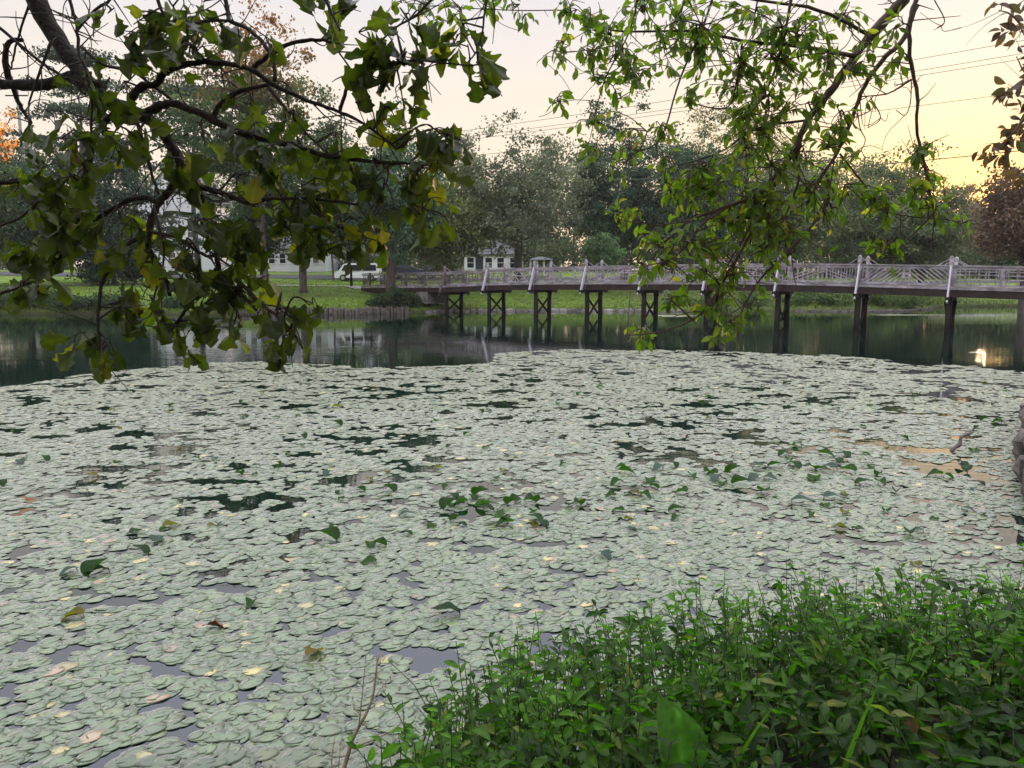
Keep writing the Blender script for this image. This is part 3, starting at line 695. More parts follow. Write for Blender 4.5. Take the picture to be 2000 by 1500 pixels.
    c0, c1 = np.array(cols[0]), np.array(cols[1]); qc = np.clip(r_.rand(ncl)*.8+.1, 0, 1)[:, None, None]+r_.normal(0, .22, (ncl, k, 1))
    cc = (c0+(c1-c0)*np.clip(qc, 0, 1.3)).reshape(-1, 3)*1.5*np.array((.98, 1.10, .86))*np.repeat(r_.uniform(.55, 1.45, ncl), k)[:, None]
    if topc is not None:
        tt = np.clip((pos[:, 2]-(z0+cz+rz*topc[1]))/(rz*.5)+r_.normal(0, .35, m), 0, 1)[:, None]; cc = cc*(1-tt)+np.array(topc[0])*tt*r_.uniform(.6, 1.3, (m, 1))
    mb = MB(); instances(mb, LEAFQ[0], LEAFQ[1], fr, pos, cc); mb.build('crown', M['far_leaf'], root)
    return root
def zt(py, Y): return CAMZ+(543-py)/1500*Y       # height that shows at row py at distance Y
def far_tree(label, px, Y, ytop, wpx, ybot, **kw):
    x = (px-1000)/1500*Y; z0 = hgt(np.array([x]), np.array([float(Y)]))[0]
    zt_, zb = zt(ytop, Y), zt(ybot, Y); kw.setdefault('name', 'broadleaf_tree'); nm = kw.pop('name')
    rz = (zt_-zb)/2*1.0; return tree(nm, label, x, Y, zt_-z0, wpx/2/1500*Y*1.0, rz, (zt_+zb)/2-z0, **kw)
GR1 = ((.025, .045, .022), (.06, .085, .035)); GR2 = ((.02, .035, .028), (.05, .075, .05)); GRY = ((.055, .06, .05), (.11, .115, .09))
TG = 'trees on the far bank'
far_tree('tall oak with russet top beyond the pond, its trunk left of the white low house', 525, 58.5, 40, 300, 470, seed=3, ncl=260, npc=95, cols=GR1, topc=((.28, .12, .04), .15), tr=.33, group=TG, name='oak', gap=.42)
far_tree('oak with pale trunk standing on the lawn between the tall oak and the white car', 598, 62, 290, 210, 500, seed=4, ncl=170, cols=GR1, tr=.33, group=TG, name='oak', gap=.4)
far_tree('blue green tree with thick trunk growing beside the left end of the footbridge', 766, 61, 262, 230, 520, seed=5, ncl=220, cols=((.025, .05, .035), (.06, .095, .06)), tr=.42, group=TG)
far_tree('broad grey green tree behind the left part of the footbridge', 1010, 70, 262, 330, 528, seed=6, ncl=320, cols=GRY, tr=.40, group=TG, gap=.38)
far_tree('olive drooping tree between the bridge end tree and the broad grey tree', 875, 66, 330, 190, 545, seed=7, ncl=170, cols=((.06, .065, .03), (.12, .12, .055)), tr=.25, group=TG)
far_tree('dark dense tree right of the broad grey tree behind the bridge middle', 1215, 74, 240, 230, 520, seed=8, ncl=280, cols=GR2, tr=.40, group=TG, gap=.35)
far_tree('tall feathery tan tree rising above its dark neighbours at the centre right', 1425, 92, 212, 230, 480, seed=9, ncl=230, npc=70, cols=((.12, .10, .065), (.24, .19, .12)), tr=.35, group=TG, gap=.5)
far_tree('dark tree under the feathery tan tree behind the hanging green branch', 1350, 73, 262, 230, 520, seed=10, ncl=260, cols=GR2, tr=.40, group=TG, gap=.3)
far_tree('round hazy green tree behind the bridge right of centre', 1530, 76, 300, 270, 520, seed=11, ncl=280, cols=((.05, .065, .04), (.10, .115, .06)), tr=.40, group=TG, gap=.3)
far_tree('wide spreading green tree right of the hazy round tree', 1690, 76, 315, 260, 520, seed=12, ncl=280, cols=((.05, .065, .045), (.11, .12, .07)), tr=.40, group=TG, gap=.3)
far_tree('low full tree near the right inlet of the pond', 1790, 74, 375, 190, 545, seed=13, ncl=220, cols=((.05, .06, .04), (.10, .11, .065)), tr=.3, group=TG)
far_tree('far purple brown tree below the brightest part of the sky', 1868, 112, 385, 110, 530, seed=14, ncl=140, ls=.34, cols=((.10, .06, .05), (.17, .11, .09)), tr=.3, group=TG)
far_tree('slim hazy conifer below the brightest part of the sky', 1905, 118, 412, 60, 530, seed=15, ncl=110, ls=.34, cols=((.07, .05, .045), (.13, .09, .08)), tr=.3, group=TG, name='conifer', kind='cone')
far_tree('reddish brown tree at the right edge beyond the footbridge', 1995, 58, 345, 190, 520, seed=16, ncl=230, cols=((.06, .032, .028), (.13, .075, .06)), tr=.35, group=TG, gap=.25)
far_tree('dark green tree right of the reddish tree near the inlet', 2120, 66, 330, 240, 530, seed=17, ncl=200, cols=GR2, tr=.35, group=TG)
far_tree('small bright green sapling behind the bridge railing near its middle', 1172, 66, 455, 90, 540, seed=18, ncl=60, npc=60, ls=.2, cols=((.05, .09, .045), (.09, .14, .07)), tr=.08, clr=.5, gap=.45, group=TG, name='sapling')
far_tree('layered dark cedar at the far left behind the oak branch', 190, 74, 130, 330, 430, seed=20, ncl=230, npc=90, cols=((.018, .03, .026), (.04, .055, .045)), tr=.35, kind='layer', group=TG, name='cedar')
far_tree('wide layered cedar behind the tall oak with the russet top', 395, 78, 190, 260, 470, seed=21, ncl=180, npc=85, cols=((.02, .035, .028), (.045, .06, .045)), tr=.3, kind='layer', group=TG, name='cedar')
far_tree('dense dark rounded evergreen left of the white gabled house', 232, 70, 300, 150, 540, seed=22, ncl=230, npc=90, cols=((.015, .028, .022), (.035, .055, .04)), tr=.25, kind='column', group=TG, name='evergreen')
far_tree('orange autumn tree at the far left edge of the view', -5, 88, 165, 120, 400, seed=23, ncl=140, npc=80, ls=.3, cols=((.50, .20, .03), (.75, .36, .06)), tr=.3, group=TG, name='maple')
far_tree('dark broad tree at the left edge under the cedar', 60, 68, 300, 230, 540, seed=24, ncl=230, cols=GR2, tr=.35, group=TG)
far_tree('green tree on the lawn between the left edge and the evergreen', -90, 60, 250, 240, 540, seed=25, ncl=200, cols=GR1, tr=.35, group=TG)
far_tree('low green tree in front of the white low house', 515, 66, 400, 130, 505, seed=26, ncl=110, npc=80, cols=GR2, tr=.15, group=TG)
far_tree('dark tree behind the tree at the left bridge end', 690, 88, 268, 180, 500, seed=27, ncl=170, ls=.3, cols=GR2, tr=.3, group=TG, gap=.35)
far_tree('thin tree behind the white car left of the bridge end', 655, 82, 330, 80, 515, seed=28, ncl=70, cols=GR1, tr=.12, group=TG)
bx = 0
for k, (px, Y, yt, w, lab) in enumerate([(950, 112, 350, 260, 'pale background tree far behind the left of the footbridge'), (1120, 115, 330, 260, 'far background tree between the broad grey tree and the dark tree'), (1290, 110, 320, 260, 'far background tree behind the dark trees at the centre'),
        (1480, 112, 345, 260, 'far background tree left of the wide spreading tree'), (1640, 116, 350, 240, 'far background tree behind the wide spreading tree'), (1770, 120, 400, 220, 'far background tree behind the low full tree at the inlet'),
        (1935, 125, 440, 150, 'low far background tree under the bright sky at the right'), (2080, 120, 400, 240, 'far background tree beyond the right edge'), (830, 120, 370, 220, 'far background tree behind the olive drooping tree'),
        (480, 125, 330, 240, 'far background tree behind the tall oak'), (320, 130, 345, 120, 'far background tree behind the white gabled house'), (130, 120, 320, 240, 'far background tree behind the dark evergreens at the left')]):
    far_tree(lab, px, Y, yt, w, 560, seed=40+k, ncl=150, npc=75, ls=.42, clr=1.5, cols=((.05, .055, .045), (.10, .105, .08)), tr=.3, group='background trees beyond the road')

for k in range(22):
    px = -60+k*104+30*math.sin(k*2.1); Y = 99+6*((k*7) % 5)/5 if k not in (3, 4) else 108
    if 270 < px < 660 or 780 < px < 1040: Y = 112
    far_tree('bushy dark understorey tree closing the view beyond the road', px, Y, 440+25*math.sin(k*1.7), 150, 560, seed=90+k, ncl=60, npc=80, ls=.4, clr=1.2, cols=((.03, .04, .025), (.07, .08, .045)), tr=.12, group='understorey trees beyond the road', name='understorey_tree')

# shrubs along the banks
SHL = ((.014, .024, .013), (.035, .055, .02))
def shrub(label, x, y, r, h, seed, cols=SHL, n=26, npc=90):
    z = hgt(np.array([x]), np.array([y]))[0]
    tree('shrub', label, x, y, h, r, h*.5, h*.5, ncl=n, npc=npc, ls=.15, cols=cols, tr=.04, seed=seed, cat='shrub', group='shrubs along the far shore', clr=.5, bark='twig')
for k, (px, Y, r, h, lab) in enumerate([(15, 56.2, 1.6, 1.4, 'leftmost dark shrub overhanging the far shore'), (75, 56.0, 1.5, 1.3, 'dark shrub on the far shore, second from the left edge'), (135, 55.9, 1.6, 1.3, 'dark shrub on the far shore, third from the left edge'), (195, 56.0, 1.5, 1.2, 'dark shrub on the far shore below the rounded evergreen'),
        (245, 56.1, 1.1, 1.0, 'small dark shrub where the far shore bank gets lower'), (345, 57, 1.3, .7, 'low dark shrub on the shore below the white marker post'), (440, 57.4, 1.2, .6, 'low shrub on the shore left of the tall oak trunk'), (772, 58.7, 1.3, 1.5, 'dark shrub at the foot of the thick trunk beside the bridge end'),
        (800, 59.2, 1.0, .9, 'small dark shrub under the left end of the footbridge'), (745, 57.8, .9, .9, 'small shrub on top of the pale stone wall end'), (1395, 61.5, 1.4, 1.0, 'low shrub on the shore behind the hanging cherry branch'), (1470, 62, 1.6, 1.1, 'low shrub on the shore left of the sixth bridge pile pair'),
        (1560, 62.4, 1.4, 1.0, 'low shrub on the shore right of the sixth bridge pile pair'), (1625, 62, 1.3, .9, 'low shrub on the shore left of the orange reflection'), (1720, 62, 1.5, 1.3, 'green shrub on the shore near the point before the inlet'), (1765, 62.5, 1.3, 1.1, 'green shrub on the very point before the inlet'), (1320, 62, 1.0, .7, 'small low shrub on the shore above the floating algae patch')]):
    shrub(lab, (px-1000)/1500*Y, Y, r, h, 70+k, cols=SHL if k < 10 else ((.035, .055, .02), (.07, .10, .035)))

# far grass: short blades over the far lawn so it does not read as a flat sheet
k = 60000; gxx = rs.uniform(-48, 50, k); gyy = 55+rs.rand(k)**1.4*34; s_ = sdist(gxx, gyy); ok = s_ > .25; gxx, gyy = gxx[ok], gyy[ok]; k = len(gxx)
gzz = hgt(gxx, gyy); patch = fbm(gxx*.3+9, gyy*.3)
hh = rs.uniform(.04, .12, k)*(1+1.2*(sdist(gxx, gyy) < 1.2)); a = rs.uniform(0, 3.14, k); w = rs.uniform(.03, .07, k); lx, ly = rs.normal(0, .03, k), rs.normal(0, .03, k)
v = np.stack([np.stack([gxx-np.cos(a)*w, gyy-np.sin(a)*w, gzz-.01], 1), np.stack([gxx+np.cos(a)*w, gyy+np.sin(a)*w, gzz-.01], 1), np.stack([gxx+lx, gyy+ly, gzz+hh], 1)], 1).reshape(-1, 3)
gsh = (1-.5*np.clip((gxx-2)/14, 0, 1))[:, None]  # blades darken toward the right: shade put into the grass colour
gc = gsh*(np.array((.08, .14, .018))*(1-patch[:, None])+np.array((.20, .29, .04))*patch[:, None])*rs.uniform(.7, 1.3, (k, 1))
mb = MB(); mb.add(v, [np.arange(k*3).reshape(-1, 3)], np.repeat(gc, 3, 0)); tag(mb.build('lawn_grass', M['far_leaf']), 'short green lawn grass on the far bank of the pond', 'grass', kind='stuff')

# ---------------------------------------------------------------- houses
def house(name, label, x0, x1, yf, depth, z0, zw, zr, wins, gable='front', door=None, oval=None, chimney=True, steps=None):
    root = empty(name, ((x0+x1)/2, yf+depth/2, z0), label, 'house', 'white houses beyond the road')
    xm = (x0+x1)/2; mb = MB()
    if gable == 'front':
        v = [(x0, yf, z0), (x1, yf, z0), (x1, yf, zw), (xm, yf, zr), (x0, yf, zw)]
        v += [(a, yf+depth, c) for a, b, c in v]; mb.add(v, [[(0, 1, 2, 3, 4), (9, 8, 7, 6, 5)], [(0, 5, 6, 1), (1, 6, 7, 2), (4, 9, 5, 0)]])
    else:
        v = [(x0, yf, z0), (x0, yf, zw), (x0, yf+depth/2, zr), (x0, yf+depth, zw), (x0, yf+depth, z0)]; v += [(x1, b, c) for a, b, c in v]
        mb.add(v, [[(0, 1, 2, 3, 4), (9, 8, 7, 6, 5)], [(0, 5, 6, 1), (3, 8, 9, 4)]])
    z = z0+.25
    while z < zw-.2:
        box(mb, (xm, yf-.012, z), (x1-x0-.02, .03, .025)); z += .25
    mb.build('wall', M['siding'], root)
    mb = MB(); o = .35; th = .14
    if gable == 'front':
        for sx in (x0-o, x1+o):
            zz = zw-(zr-zw)*o/((x1-x0)/2)
            a = np.array((sx, yf-.3, zz)); b = np.array((xm, yf-.3, zr+.0)); e = np.array((0, depth+.6, 0)); u = np.array((0, 0, th))
            mb.add([a, b, b+e, a+e, a+u, b+u, b+e+u, a+e+u], [[(0, 1, 2, 3), (4, 7, 6, 5), (0, 4, 5, 1), (3, 2, 6, 7), (0, 3, 7, 4)]])
    else:
        ym = yf+depth/2
        for sy in (yf-o, yf+depth+o):
            zz = zw-(zr-zw)*o/(depth/2)
            a = np.array((x0-.3, sy, zz)); b = np.array((x0-.3, ym, zr)); e = np.array((x1-x0+.6, 0, 0)); u = np.array((0, 0, th))
            mb.add([a, b, b+e, a+e, a+u, b+u, b+e+u, a+e+u], [[(0, 1, 2, 3), (4, 7, 6, 5), (0, 4, 5, 1), (3, 2, 6, 7), (0, 3, 7, 4)]])
    rf = mb.build('roof', M['roof'], root); rf['_o'] = tuple(root.location)
    if chimney:
        mb = MB(); box(mb, (xm+(x1-x0)*.2, yf+depth*.6, zr+.2), (.7, .7, 1.6)); mb.build('chimney', M['stone'], rf)
    def win(cx, cz, w, h, nm='window'):
        mb = MB(); f = .09
        for dx in (-1, 1): box(mb, (cx+dx*(w/2), yf-.04, cz), (f, .10, h+f))
        for dz in (-1, 1): box(mb, (cx, yf-.045, cz+dz*h/2), (w-f, .11, f))
        if nm == 'window': box(mb, (cx, yf-.035, cz), (w-f, .07, .05))
        o_ = mb.build(nm, M['trim'], root); o_['_o'] = tuple(root.location)
        mb = MB(); box(mb, (cx, yf-.012, cz), (w-f, .04, h-f)); mb.build('pane', M['glass'], o_)
    for wv in wins: win(*wv)
    if door: 
        mb = MB(); cx, w, h = door; box(mb, (cx, yf-.03, z0+h/2), (w, .09, h)); mb.build('door', M['card'], root)
    if oval:
        cx, cz, w, h = oval; mb = MB(); a = np.arange(20)*math.pi/10
        ring = np.stack([cx+np.cos(a)*w/2, np.full(20, yf-.08), cz+np.sin(a)*h/2], 1); tube(mb, np.vstack([ring, ring[:1]]), .05, 5)
        o_ = mb.build('oval_window', M['trim'], root); o_['_o'] = tuple(root.location)
        mb = MB(); mb.add(np.vstack([ring+(0, .03, 0), ring+(0, .07, 0)]), [[list(range(20))[::-1]], [(i, (i+1) % 20, 20+(i+1) % 20, 20+i) for i in range(20)]]); mb.build('pane', M['glass'], o_)
    if steps:
        mb = MB(); cx = steps
        for k_ in range(5): box(mb, (cx, yf-.3-.3*(4-k_), z0+.1+.18*k_), (1.5, .32, .2))
        mb.build('front_steps', M['conc'], root)
    return root
def xx(px, Y): return (px-1000)/1500*Y
Yh = 96
house('gabled_house', 'tall white gabled house with an oval window seen through the oak branch at left', xx(285, Yh), xx(428, Yh), Yh, 9, 3.4, zt(398, Yh), zt(325, Yh),
      [(xx(305, Yh), zt(455, Yh), 1.0, 1.5), (xx(345, Yh), zt(455, Yh), 1.0, 1.5), (xx(385, Yh), zt(455, Yh), 1.0, 1.5), (xx(385, Yh), zt(505, Yh), 1.0, 1.4), (xx(345, Yh), zt(505, Yh), 1.0, 1.4)], door=(xx(305, Yh), 1.0, 2.1), oval=(xx(342, Yh), zt(402, Yh), .45, .85), steps=xx(305, Yh))
house('low_house', 'low white house with a row of dark windows behind the oak trunks', xx(455, 94), xx(640, 94), 94, 8, 3.2, zt(486, 94), zt(455, 94),
      [(xx(p, 94), zt(506, 94), .8, 1.2) for p in (475, 496, 537, 558, 580, 602, 622)], gable='side', door=(xx(517, 94), 1.0, 2.0))
house('house', 'white gabled house between the oaks and the tree at the bridge end', xx(680, 104), xx(775, 104), 104, 9, 3.5, zt(470, 104), zt(425, 104),
      [(xx(p, 104), zt(q, 104), .9, 1.4) for p in (700, 728, 755) for q in (487, 512)])
house('small_house', 'small white house with dark door behind the left part of the railing', xx(908, 100), xx(1022, 100), 100, 8, 3.4, zt(497, 100), zt(470, 100),
      [(xx(p, 100), zt(514, 100), .95, 1.35) for p in (920, 955, 978, 1003)], gable='side', door=(xx(937, 100), 1.0, 2.0))
# open white pavilion with posts
pv = empty('pavilion', (xx(1056, 90), 91.5, 2.9), 'small white pavilion with slender posts behind the railing near the first bridge posts', 'pavilion')
zb = hgt(np.array([xx(1056, 90)]), np.array([91.5]))[0]
for px in (1036, 1049, 1062, 1076):
    for yy in (90, 93): m_ = MB(); box(m_, (xx(px, 90), yy, zb+.95), (.16, .16, 2.0)); m_.build('post', M['trim'], pv)
m_ = MB(); xa, xb = xx(1031, 90), xx(1081, 90); ym = 91.5
m_.add([(xa, 89.6, zb+1.9), (xb, 89.6, zb+1.9), (xb, 93.4, zb+1.9), (xa, 93.4, zb+1.9), ((xa+xb)/2-.3, ym, zb+2.3), ((xa+xb)/2+.3, ym, zb+2.3)], [[(0, 1, 5, 4), (2, 3, 4, 5), (3, 2, 1, 0)], [(1, 2, 5), (3, 0, 4)]]); m_.build('roof', M['roof'], pv)

# ---------------------------------------------------------------- vehicles
def car(label, x, y, rz, m, L=4.7, Hh=1.75, van=False, cat='car'):
    z0 = hgt(np.array([x]), np.array([y]))[0]+.05; root = empty('parked_car', (x, y, z0), label, cat, 'cars parked beyond the lawn', rz)
    def bld(mb, nm, mt, par=root, sm=False):
        me = mb.mesh(nm, mt, sm); o = bpy.data.objects.new(nm, me); COL.objects.link(o); o.parent = par; return o
    h = L/2; W2 = .88
    low = [(-h, .35), (-h, .75), (-h+.1, .95), (-h*.97+.1, 1.02)]
    prof = [(-h, .32), (-h-.02, .7), (-h+.12, .98), (-h+.35, Hh-.12), (-h+.7, Hh), (h*.12, Hh), (h*.28, Hh-.1), (h*.58, 1.05), (h-.15, .9), (h, .65), (h-.03, .32)] if not van else \
           [(-h, .32), (-h, 1.0), (-h+.15, Hh-.08), (-h+.3, Hh), (h*.45, Hh), (h*.6, Hh-.1), (h*.8, 1.05), (h-.08, .92), (h, .62), (h-.03, .32)]
    n_ = len(prof); v = []
    for sy, sc in ((-1, 0), (-1, 1), (1, 1), (1, 0)):
        for (a, b) in prof:
            inn = .0 if b < 1.05 else (b-1.0)*.22
            v.append((a*(1 if sc == 0 else .985), sy*(W2-inn-(.0 if sc == 0 else -.02)), b if sc == 0 else .32+(b-.32)*.985))
    v = np.array(v); mb = MB(); f = []
    for k in (0, 1, 2):
        f += [(k*n_+i, (k+1)*n_+i, (k+1)*n_+(i+1) % n_, k*n_+(i+1) % n_) for i in range(n_)]
    mb.add(v, [f, [list(range(n_))[::-1]], [[3*n_+i for i in range(n_)]]]); bld(mb, 'body', m)
    for sy in (-1, 1):
        zt_, zb_ = Hh-.16, 1.06; yy0, yy1 = W2-.02+.03, W2-(zt_-1)*.22+.03
        for (a, b, c, d) in ((-h+.55, -.55, -h+.62, -.55), (-.45, h*.2, -.45, h*.14)) if not van else ((-h+.3, -.6, -h+.35, -.6), (-.5, h*.3, -.5, h*.3), (h*.36, h*.68, h*.36, h*.55)):
            mb = MB(); mb.add([(a, sy*yy0, zb_), (b, sy*yy0, zb_), (d, sy*yy1, zt_), (c, sy*yy1, zt_), (a, sy*(yy0-.03), zb_), (b, sy*(yy0-.03), zb_), (d, sy*(yy1-.03), zt_), (c, sy*(yy1-.03), zt_)],
                    [[(0, 1, 2, 3), (7, 6, 5, 4), (0, 4, 5, 1), (1, 5, 6, 2), (2, 6, 7, 3), (3, 7, 4, 0)]]); bld(mb, 'side_window', M['glass'])
        for wx in (-h*.62, h*.62):
            mb = MB(); tube(mb, [(wx, sy*(W2-.2), .33), (wx, sy*(W2+.03), .33)], .34, 18); w_ = bld(mb, 'wheel', M['rubber'])
            mb = MB(); tube(mb, [(wx, sy*(W2+.031), .33), (wx, sy*(W2+.05), .33)], .2, 12); bld(mb, 'rim', M['metal'], w_)
        mb = MB(); box(mb, (h-.06, sy*.62, .72), (.12, .36, .14)); bld(mb, 'headlight', M['lamp'])
        mb = MB(); box(mb, (-h+.03, sy*.72, .85), (.1, .2, .25)); bld(mb, 'tail_light', M['red'])
    a, b = (h*.30, h*.58) if not van else (h*.6, h*.8)
    mb = MB(); mb.add([(b+.015, -.72, 1.08), (b+.015, .72, 1.08), (a+.02, .62, Hh-.13), (a+.02, -.62, Hh-.13)], [[(0, 1, 2, 3)]]); bld(mb, 'windscreen', M['glass'])
    return root
car('white van parked on the lawn edge left of the bridge end', xx(703, 80), 80, math.pi, M['carw'], 4.6, 1.8, True, 'van')
car('dark parked car behind the thick trunk at the bridge end', xx(800, 86), 86, 0, M['card'], 4.4, 1.45)
car('dark parked car left of the small white house behind the railing', xx(868, 87), 87, 0, M['card'], 4.5, 1.5)
car('dark parked car beside the steps of the tall gabled house', xx(278, 86), 86, .1, M['card'], 4.3, 1.5)
# marker post, utility pole, wires
m_ = MB(); Y = 70; p = (xx(330, Y), Y); z = hgt(np.array([p[0]]), np.array([p[1]]))[0]
root = empty('marker_post', (*p, z), 'short white marker post standing on the far lawn below the gabled house', 'post')
box(m_, (*p, z+.55), (.34, .2, 1.3)); m_.build('post', M['trim'], root)
m_ = MB(); m_.add([(p[0]-.2, Y-.13, z+1.2), (p[0]+.2, Y-.13, z+1.2), (p[0]+.2, Y+.13, z+1.2), (p[0]-.2, Y+.13, z+1.2), (p[0], Y, z+1.36)], [[(3, 2, 1, 0)], [(0, 1, 4), (1, 2, 4), (2, 3, 4), (3, 0, 4)]]); m_.build('cap', M['trim'], root)
m_ = MB(); Y = 66; p = (xx(689, Y), Y); z = hgt(np.array([p[0]]), np.array([p[1]]))[0]; tube(m_, [(*p, z-.1), (p[0], p[1], z+1.5), (p[0]+.02, p[1], z+1.7)], [.11, .10, .07], 8)
tag(m_.build('lawn_post', M['wood_dark'], loc=(*p, z)), 'dark wooden post standing in front of the white van', 'post')
m_ = MB(); Y = 80; x_ = xx(73, Y); z = hgt(np.array([x_]), np.array([80.]))[0]
root = empty('utility_pole', (x_, Y, z), 'pale utility pole rising among the cedars at the far left', 'utility pole')
tube(m_, [(x_, Y, z-.3), (x_, Y, zt(188, Y))], [.2, .14], 10); m_.build('pole', M['pole'], root)
m_ = MB(); beam(m_, (x_-1.1, Y-.18, zt(205, Y)), (x_+1.1, Y-.18, zt(205, Y)), .1, .12); m_.build('cross_arm', M['wood_brown'], root)
for k, (a, b, Y0, Y1, lab) in enumerate([((700, 282), (2060, 68), 72, 46, 'topmost thin power line across the sky at right'), ((700, 292), (2060, 94), 72, 46, 'second power line from the top across the sky'), ((700, 297), (2060, 105), 72, 46, 'third power line from the top, close below the second'),
        ((700, 322), (2060, 172), 72, 46, 'fourth power line from the top, well below the close pair'), ((1180, 352), (2060, 287), 66, 46, 'lowest and thickest power line at the right above the trees')]):
    pa, pb = P(*a, Y0), P(*b, Y1); t = np.linspace(0, 1, 24)[:, None]; pts = pa+(pb-pa)*t; pts[:, 2] -= (4*t*(1-t))[:, 0]*.35
    m_ = MB(); tube(m_, pts, .016 if k < 4 else .03, 4); tag(m_.build('power_line', M['wire'], loc=pa), lab, 'power line', 'power lines over the pond')

# ---------------------------------------------------------------- near branches
def branch_tree(name, label, cat, trunk, paths, D, wood, leafm, clusters, leaf_t, lsz, cols, seed, hang, unseen_canopy, nlf, spread=1.0, ydepth=.25):
    """paths: list of (pixel polyline, r0, r1, y0, y1); clusters: (px, py, r_px, n)"""
    r_ = np.random.RandomState(seed); root = empty(name, trunk[0][0], label, cat)
    mb = MB()
    tube(mb, smooth_path(np.array(trunk[0]), 5), np.interp(np.linspace(0, 1, (len(trunk[0])-1)*5+1), np.linspace(0, 1, len(trunk[1])), trunk[1]), 14); mb.build('trunk', M['bark'], root, True)
    mbl = MB(); mbt = MB(); ND = []
    for (pl, r0, r1, y0, y1) in paths:
        if isinstance(pl[0], np.ndarray): pts = np.array(pl)
        else:
            yy = np.linspace(y0, y1, len(pl)); pts = np.array([P(a, b, q) for (a, b), q in zip(pl, yy)])
        sm = smooth_path(pts, 5); sm[1:-1] += r_.normal(0, min(r0*.15, .0012), (len(sm)-2, 3))
        rad = np.linspace(r0, r1, len(sm))*(1+(.11 if r0 > .012 else .07)*r_.normal(size=len(sm)).clip(-1, 1))
        tube(mbl if r0 > .007 else mbt, sm, rad, 9 if r0 > .012 else 6); ND.append(np.column_stack([sm, rad]))
        for q_ in range(int(len(sm)*.35)):
            a_ = sm[r_.randint(len(sm))]; 
            if r0 > .04 and q_ % 2: continue
            dd_ = nrm(r_.normal(size=3)*(1, .6, 1)+(0, 0, -.2))*r_.uniform(.04, .16)*D/2.4; tube(mbt, smooth_path([a_, a_+dd_*.5+r_.normal(0, .008, 3), a_+dd_+r_.normal(0, .012, 3)], 3), np.linspace(min(r1, .0024), .0010, 7), 4, cap=False)
    ND = np.concatenate(ND)
    pos, dr, siz = [], [], []
    for (px, py, rp, nl) in clusters:
        nl = max(1, int(round(nl*nlf)))
        near = None; cY = D+r_.uniform(-ydepth, ydepth); c = P(px, py-(16 if nlf < 1 else 0), cY)
        dd = np.linalg.norm((ND[:, :3]-c)*(1, .35, 1), axis=1)+np.maximum(0, c[2]-ND[:, 2])*.5; j = int(np.argmin(dd)); a = ND[j, :3]
        c[1] = a[1]+(c[1]-a[1])*.45; c = c; rw = rp/1500*D
        midp = (a+c)/2+r_.normal(0, .02, 3)+(0, 0, .02); tw = smooth_path([a, midp, c], 4)
        L_ = np.linalg.norm(c-a); rr = min(ND[j, 3], .0035+.004*L_)
        tube(mbt, tw, np.linspace(rr, .0016, len(tw)), 5)
        ns = max(2, int(nl/3.2)); ends = []
        for q in range(ns):
            b0 = tw[r_.randint(len(tw)//2, len(tw))]; e = c+r_.normal(0, 1, 3)*np.array((.62, .75, .5))*rw*spread
            m2 = (b0+e)/2+r_.normal(0, .01, 3)+(0, 0, .012); s2 = smooth_path([b0, m2, e], 3); tube(mbt, s2, np.linspace(.0022, .0011, len(s2)), 4, cap=False); ends.append(s2)
        for q in range(nl):
            s2 = ends[r_.randint(ns)]; p = s2[r_.randint(1, len(s2))]; od = nrm(s2[-1]-s2[0])
            d = nrm(od*hang[0]+r_.normal(0, 1, 3)*hang[1]+np.array((0, 0, -1))*hang[2])
            pp = p+d*lsz*.18; tube(mbt, [p, pp], .0009, 3, cap=False)
            pos.append(pp); dr.append(d); siz.append(lsz*r_.uniform(.65, 1.2))
    # unseen crown overhead, dense oversized leaves added to shade the near bank
    cps = []
    for (cx, cy, cz, rx_, ry_, rz_, n_) in unseen_canopy:
        v = rdir(n_, r_)*(r_.rand(n_, 1)**.4)*np.array((rx_, ry_, rz_))+np.array((cx, cy, cz)); cps.append(v)
    if cps:
        cp = np.concatenate(cps); cp = cp[(cp[:, 2] > 3.6+np.maximum(cp[:, 1], 0)*.46)]; tp_ = np.array(trunk[0][-1])
        for q in range(26):
            e = cp[r_.randint(len(cp))]; m2 = (tp_+e)/2+r_.normal(0, .3, 3)+(0, 0, .5); s2 = smooth_path([tp_, m2, e], 4)
            if np.all(s2[:, 2] > 3.4+np.maximum(s2[:, 1], 0)*.45): tube(mbl, s2, np.linspace(.05, .012, len(s2)), 6)
    mbl.build('limbs', M['bark' if wood == 'twig' else 'twig_red'], root, True); mbt.build('twigs', M[wood], root, True)
    pos = np.array(pos); dr = np.array(dr); siz = np.array(siz); m = len(pos)
    roll = r_.normal(0, 1.1, m); fr = frames(dr, roll)*siz[:, None, None]
    c0, c1, c2 = map(np.array, cols); q = r_.rand(m, 1)**1.3; cc = c0+(c1-c0)*q; yl_ = r_.rand(m) < .07; cc[yl_] = c2*r_.uniform(.6, 1.1, (yl_.sum(), 1))
    mb = MB()
    for k_, (tv, tf) in enumerate(leaf_t):
        ix_ = np.arange(k_, m, len(leaf_t)); instances(mb, tv, tf, fr[ix_], pos[ix_], cc[ix_], 1+.35*np.exp(-(tv[:, 0]/.03)**2))
    if cps:
        k_ = len(cp); tv, tf = leaf_grid(4, 3, lambda t: .3*math.sin(math.pi*(t*.9+.05))); s_ = 3.4
        instances(mb, tv, tf, frames(rdir(k_, r_)+(0, 0, -.5), r_.uniform(0, 6, k_))*(lsz*s_), cp, np.tile(c0, (k_, 1)))
    mb.build('leaves', leafm, root, True); print(name, m)
    return root
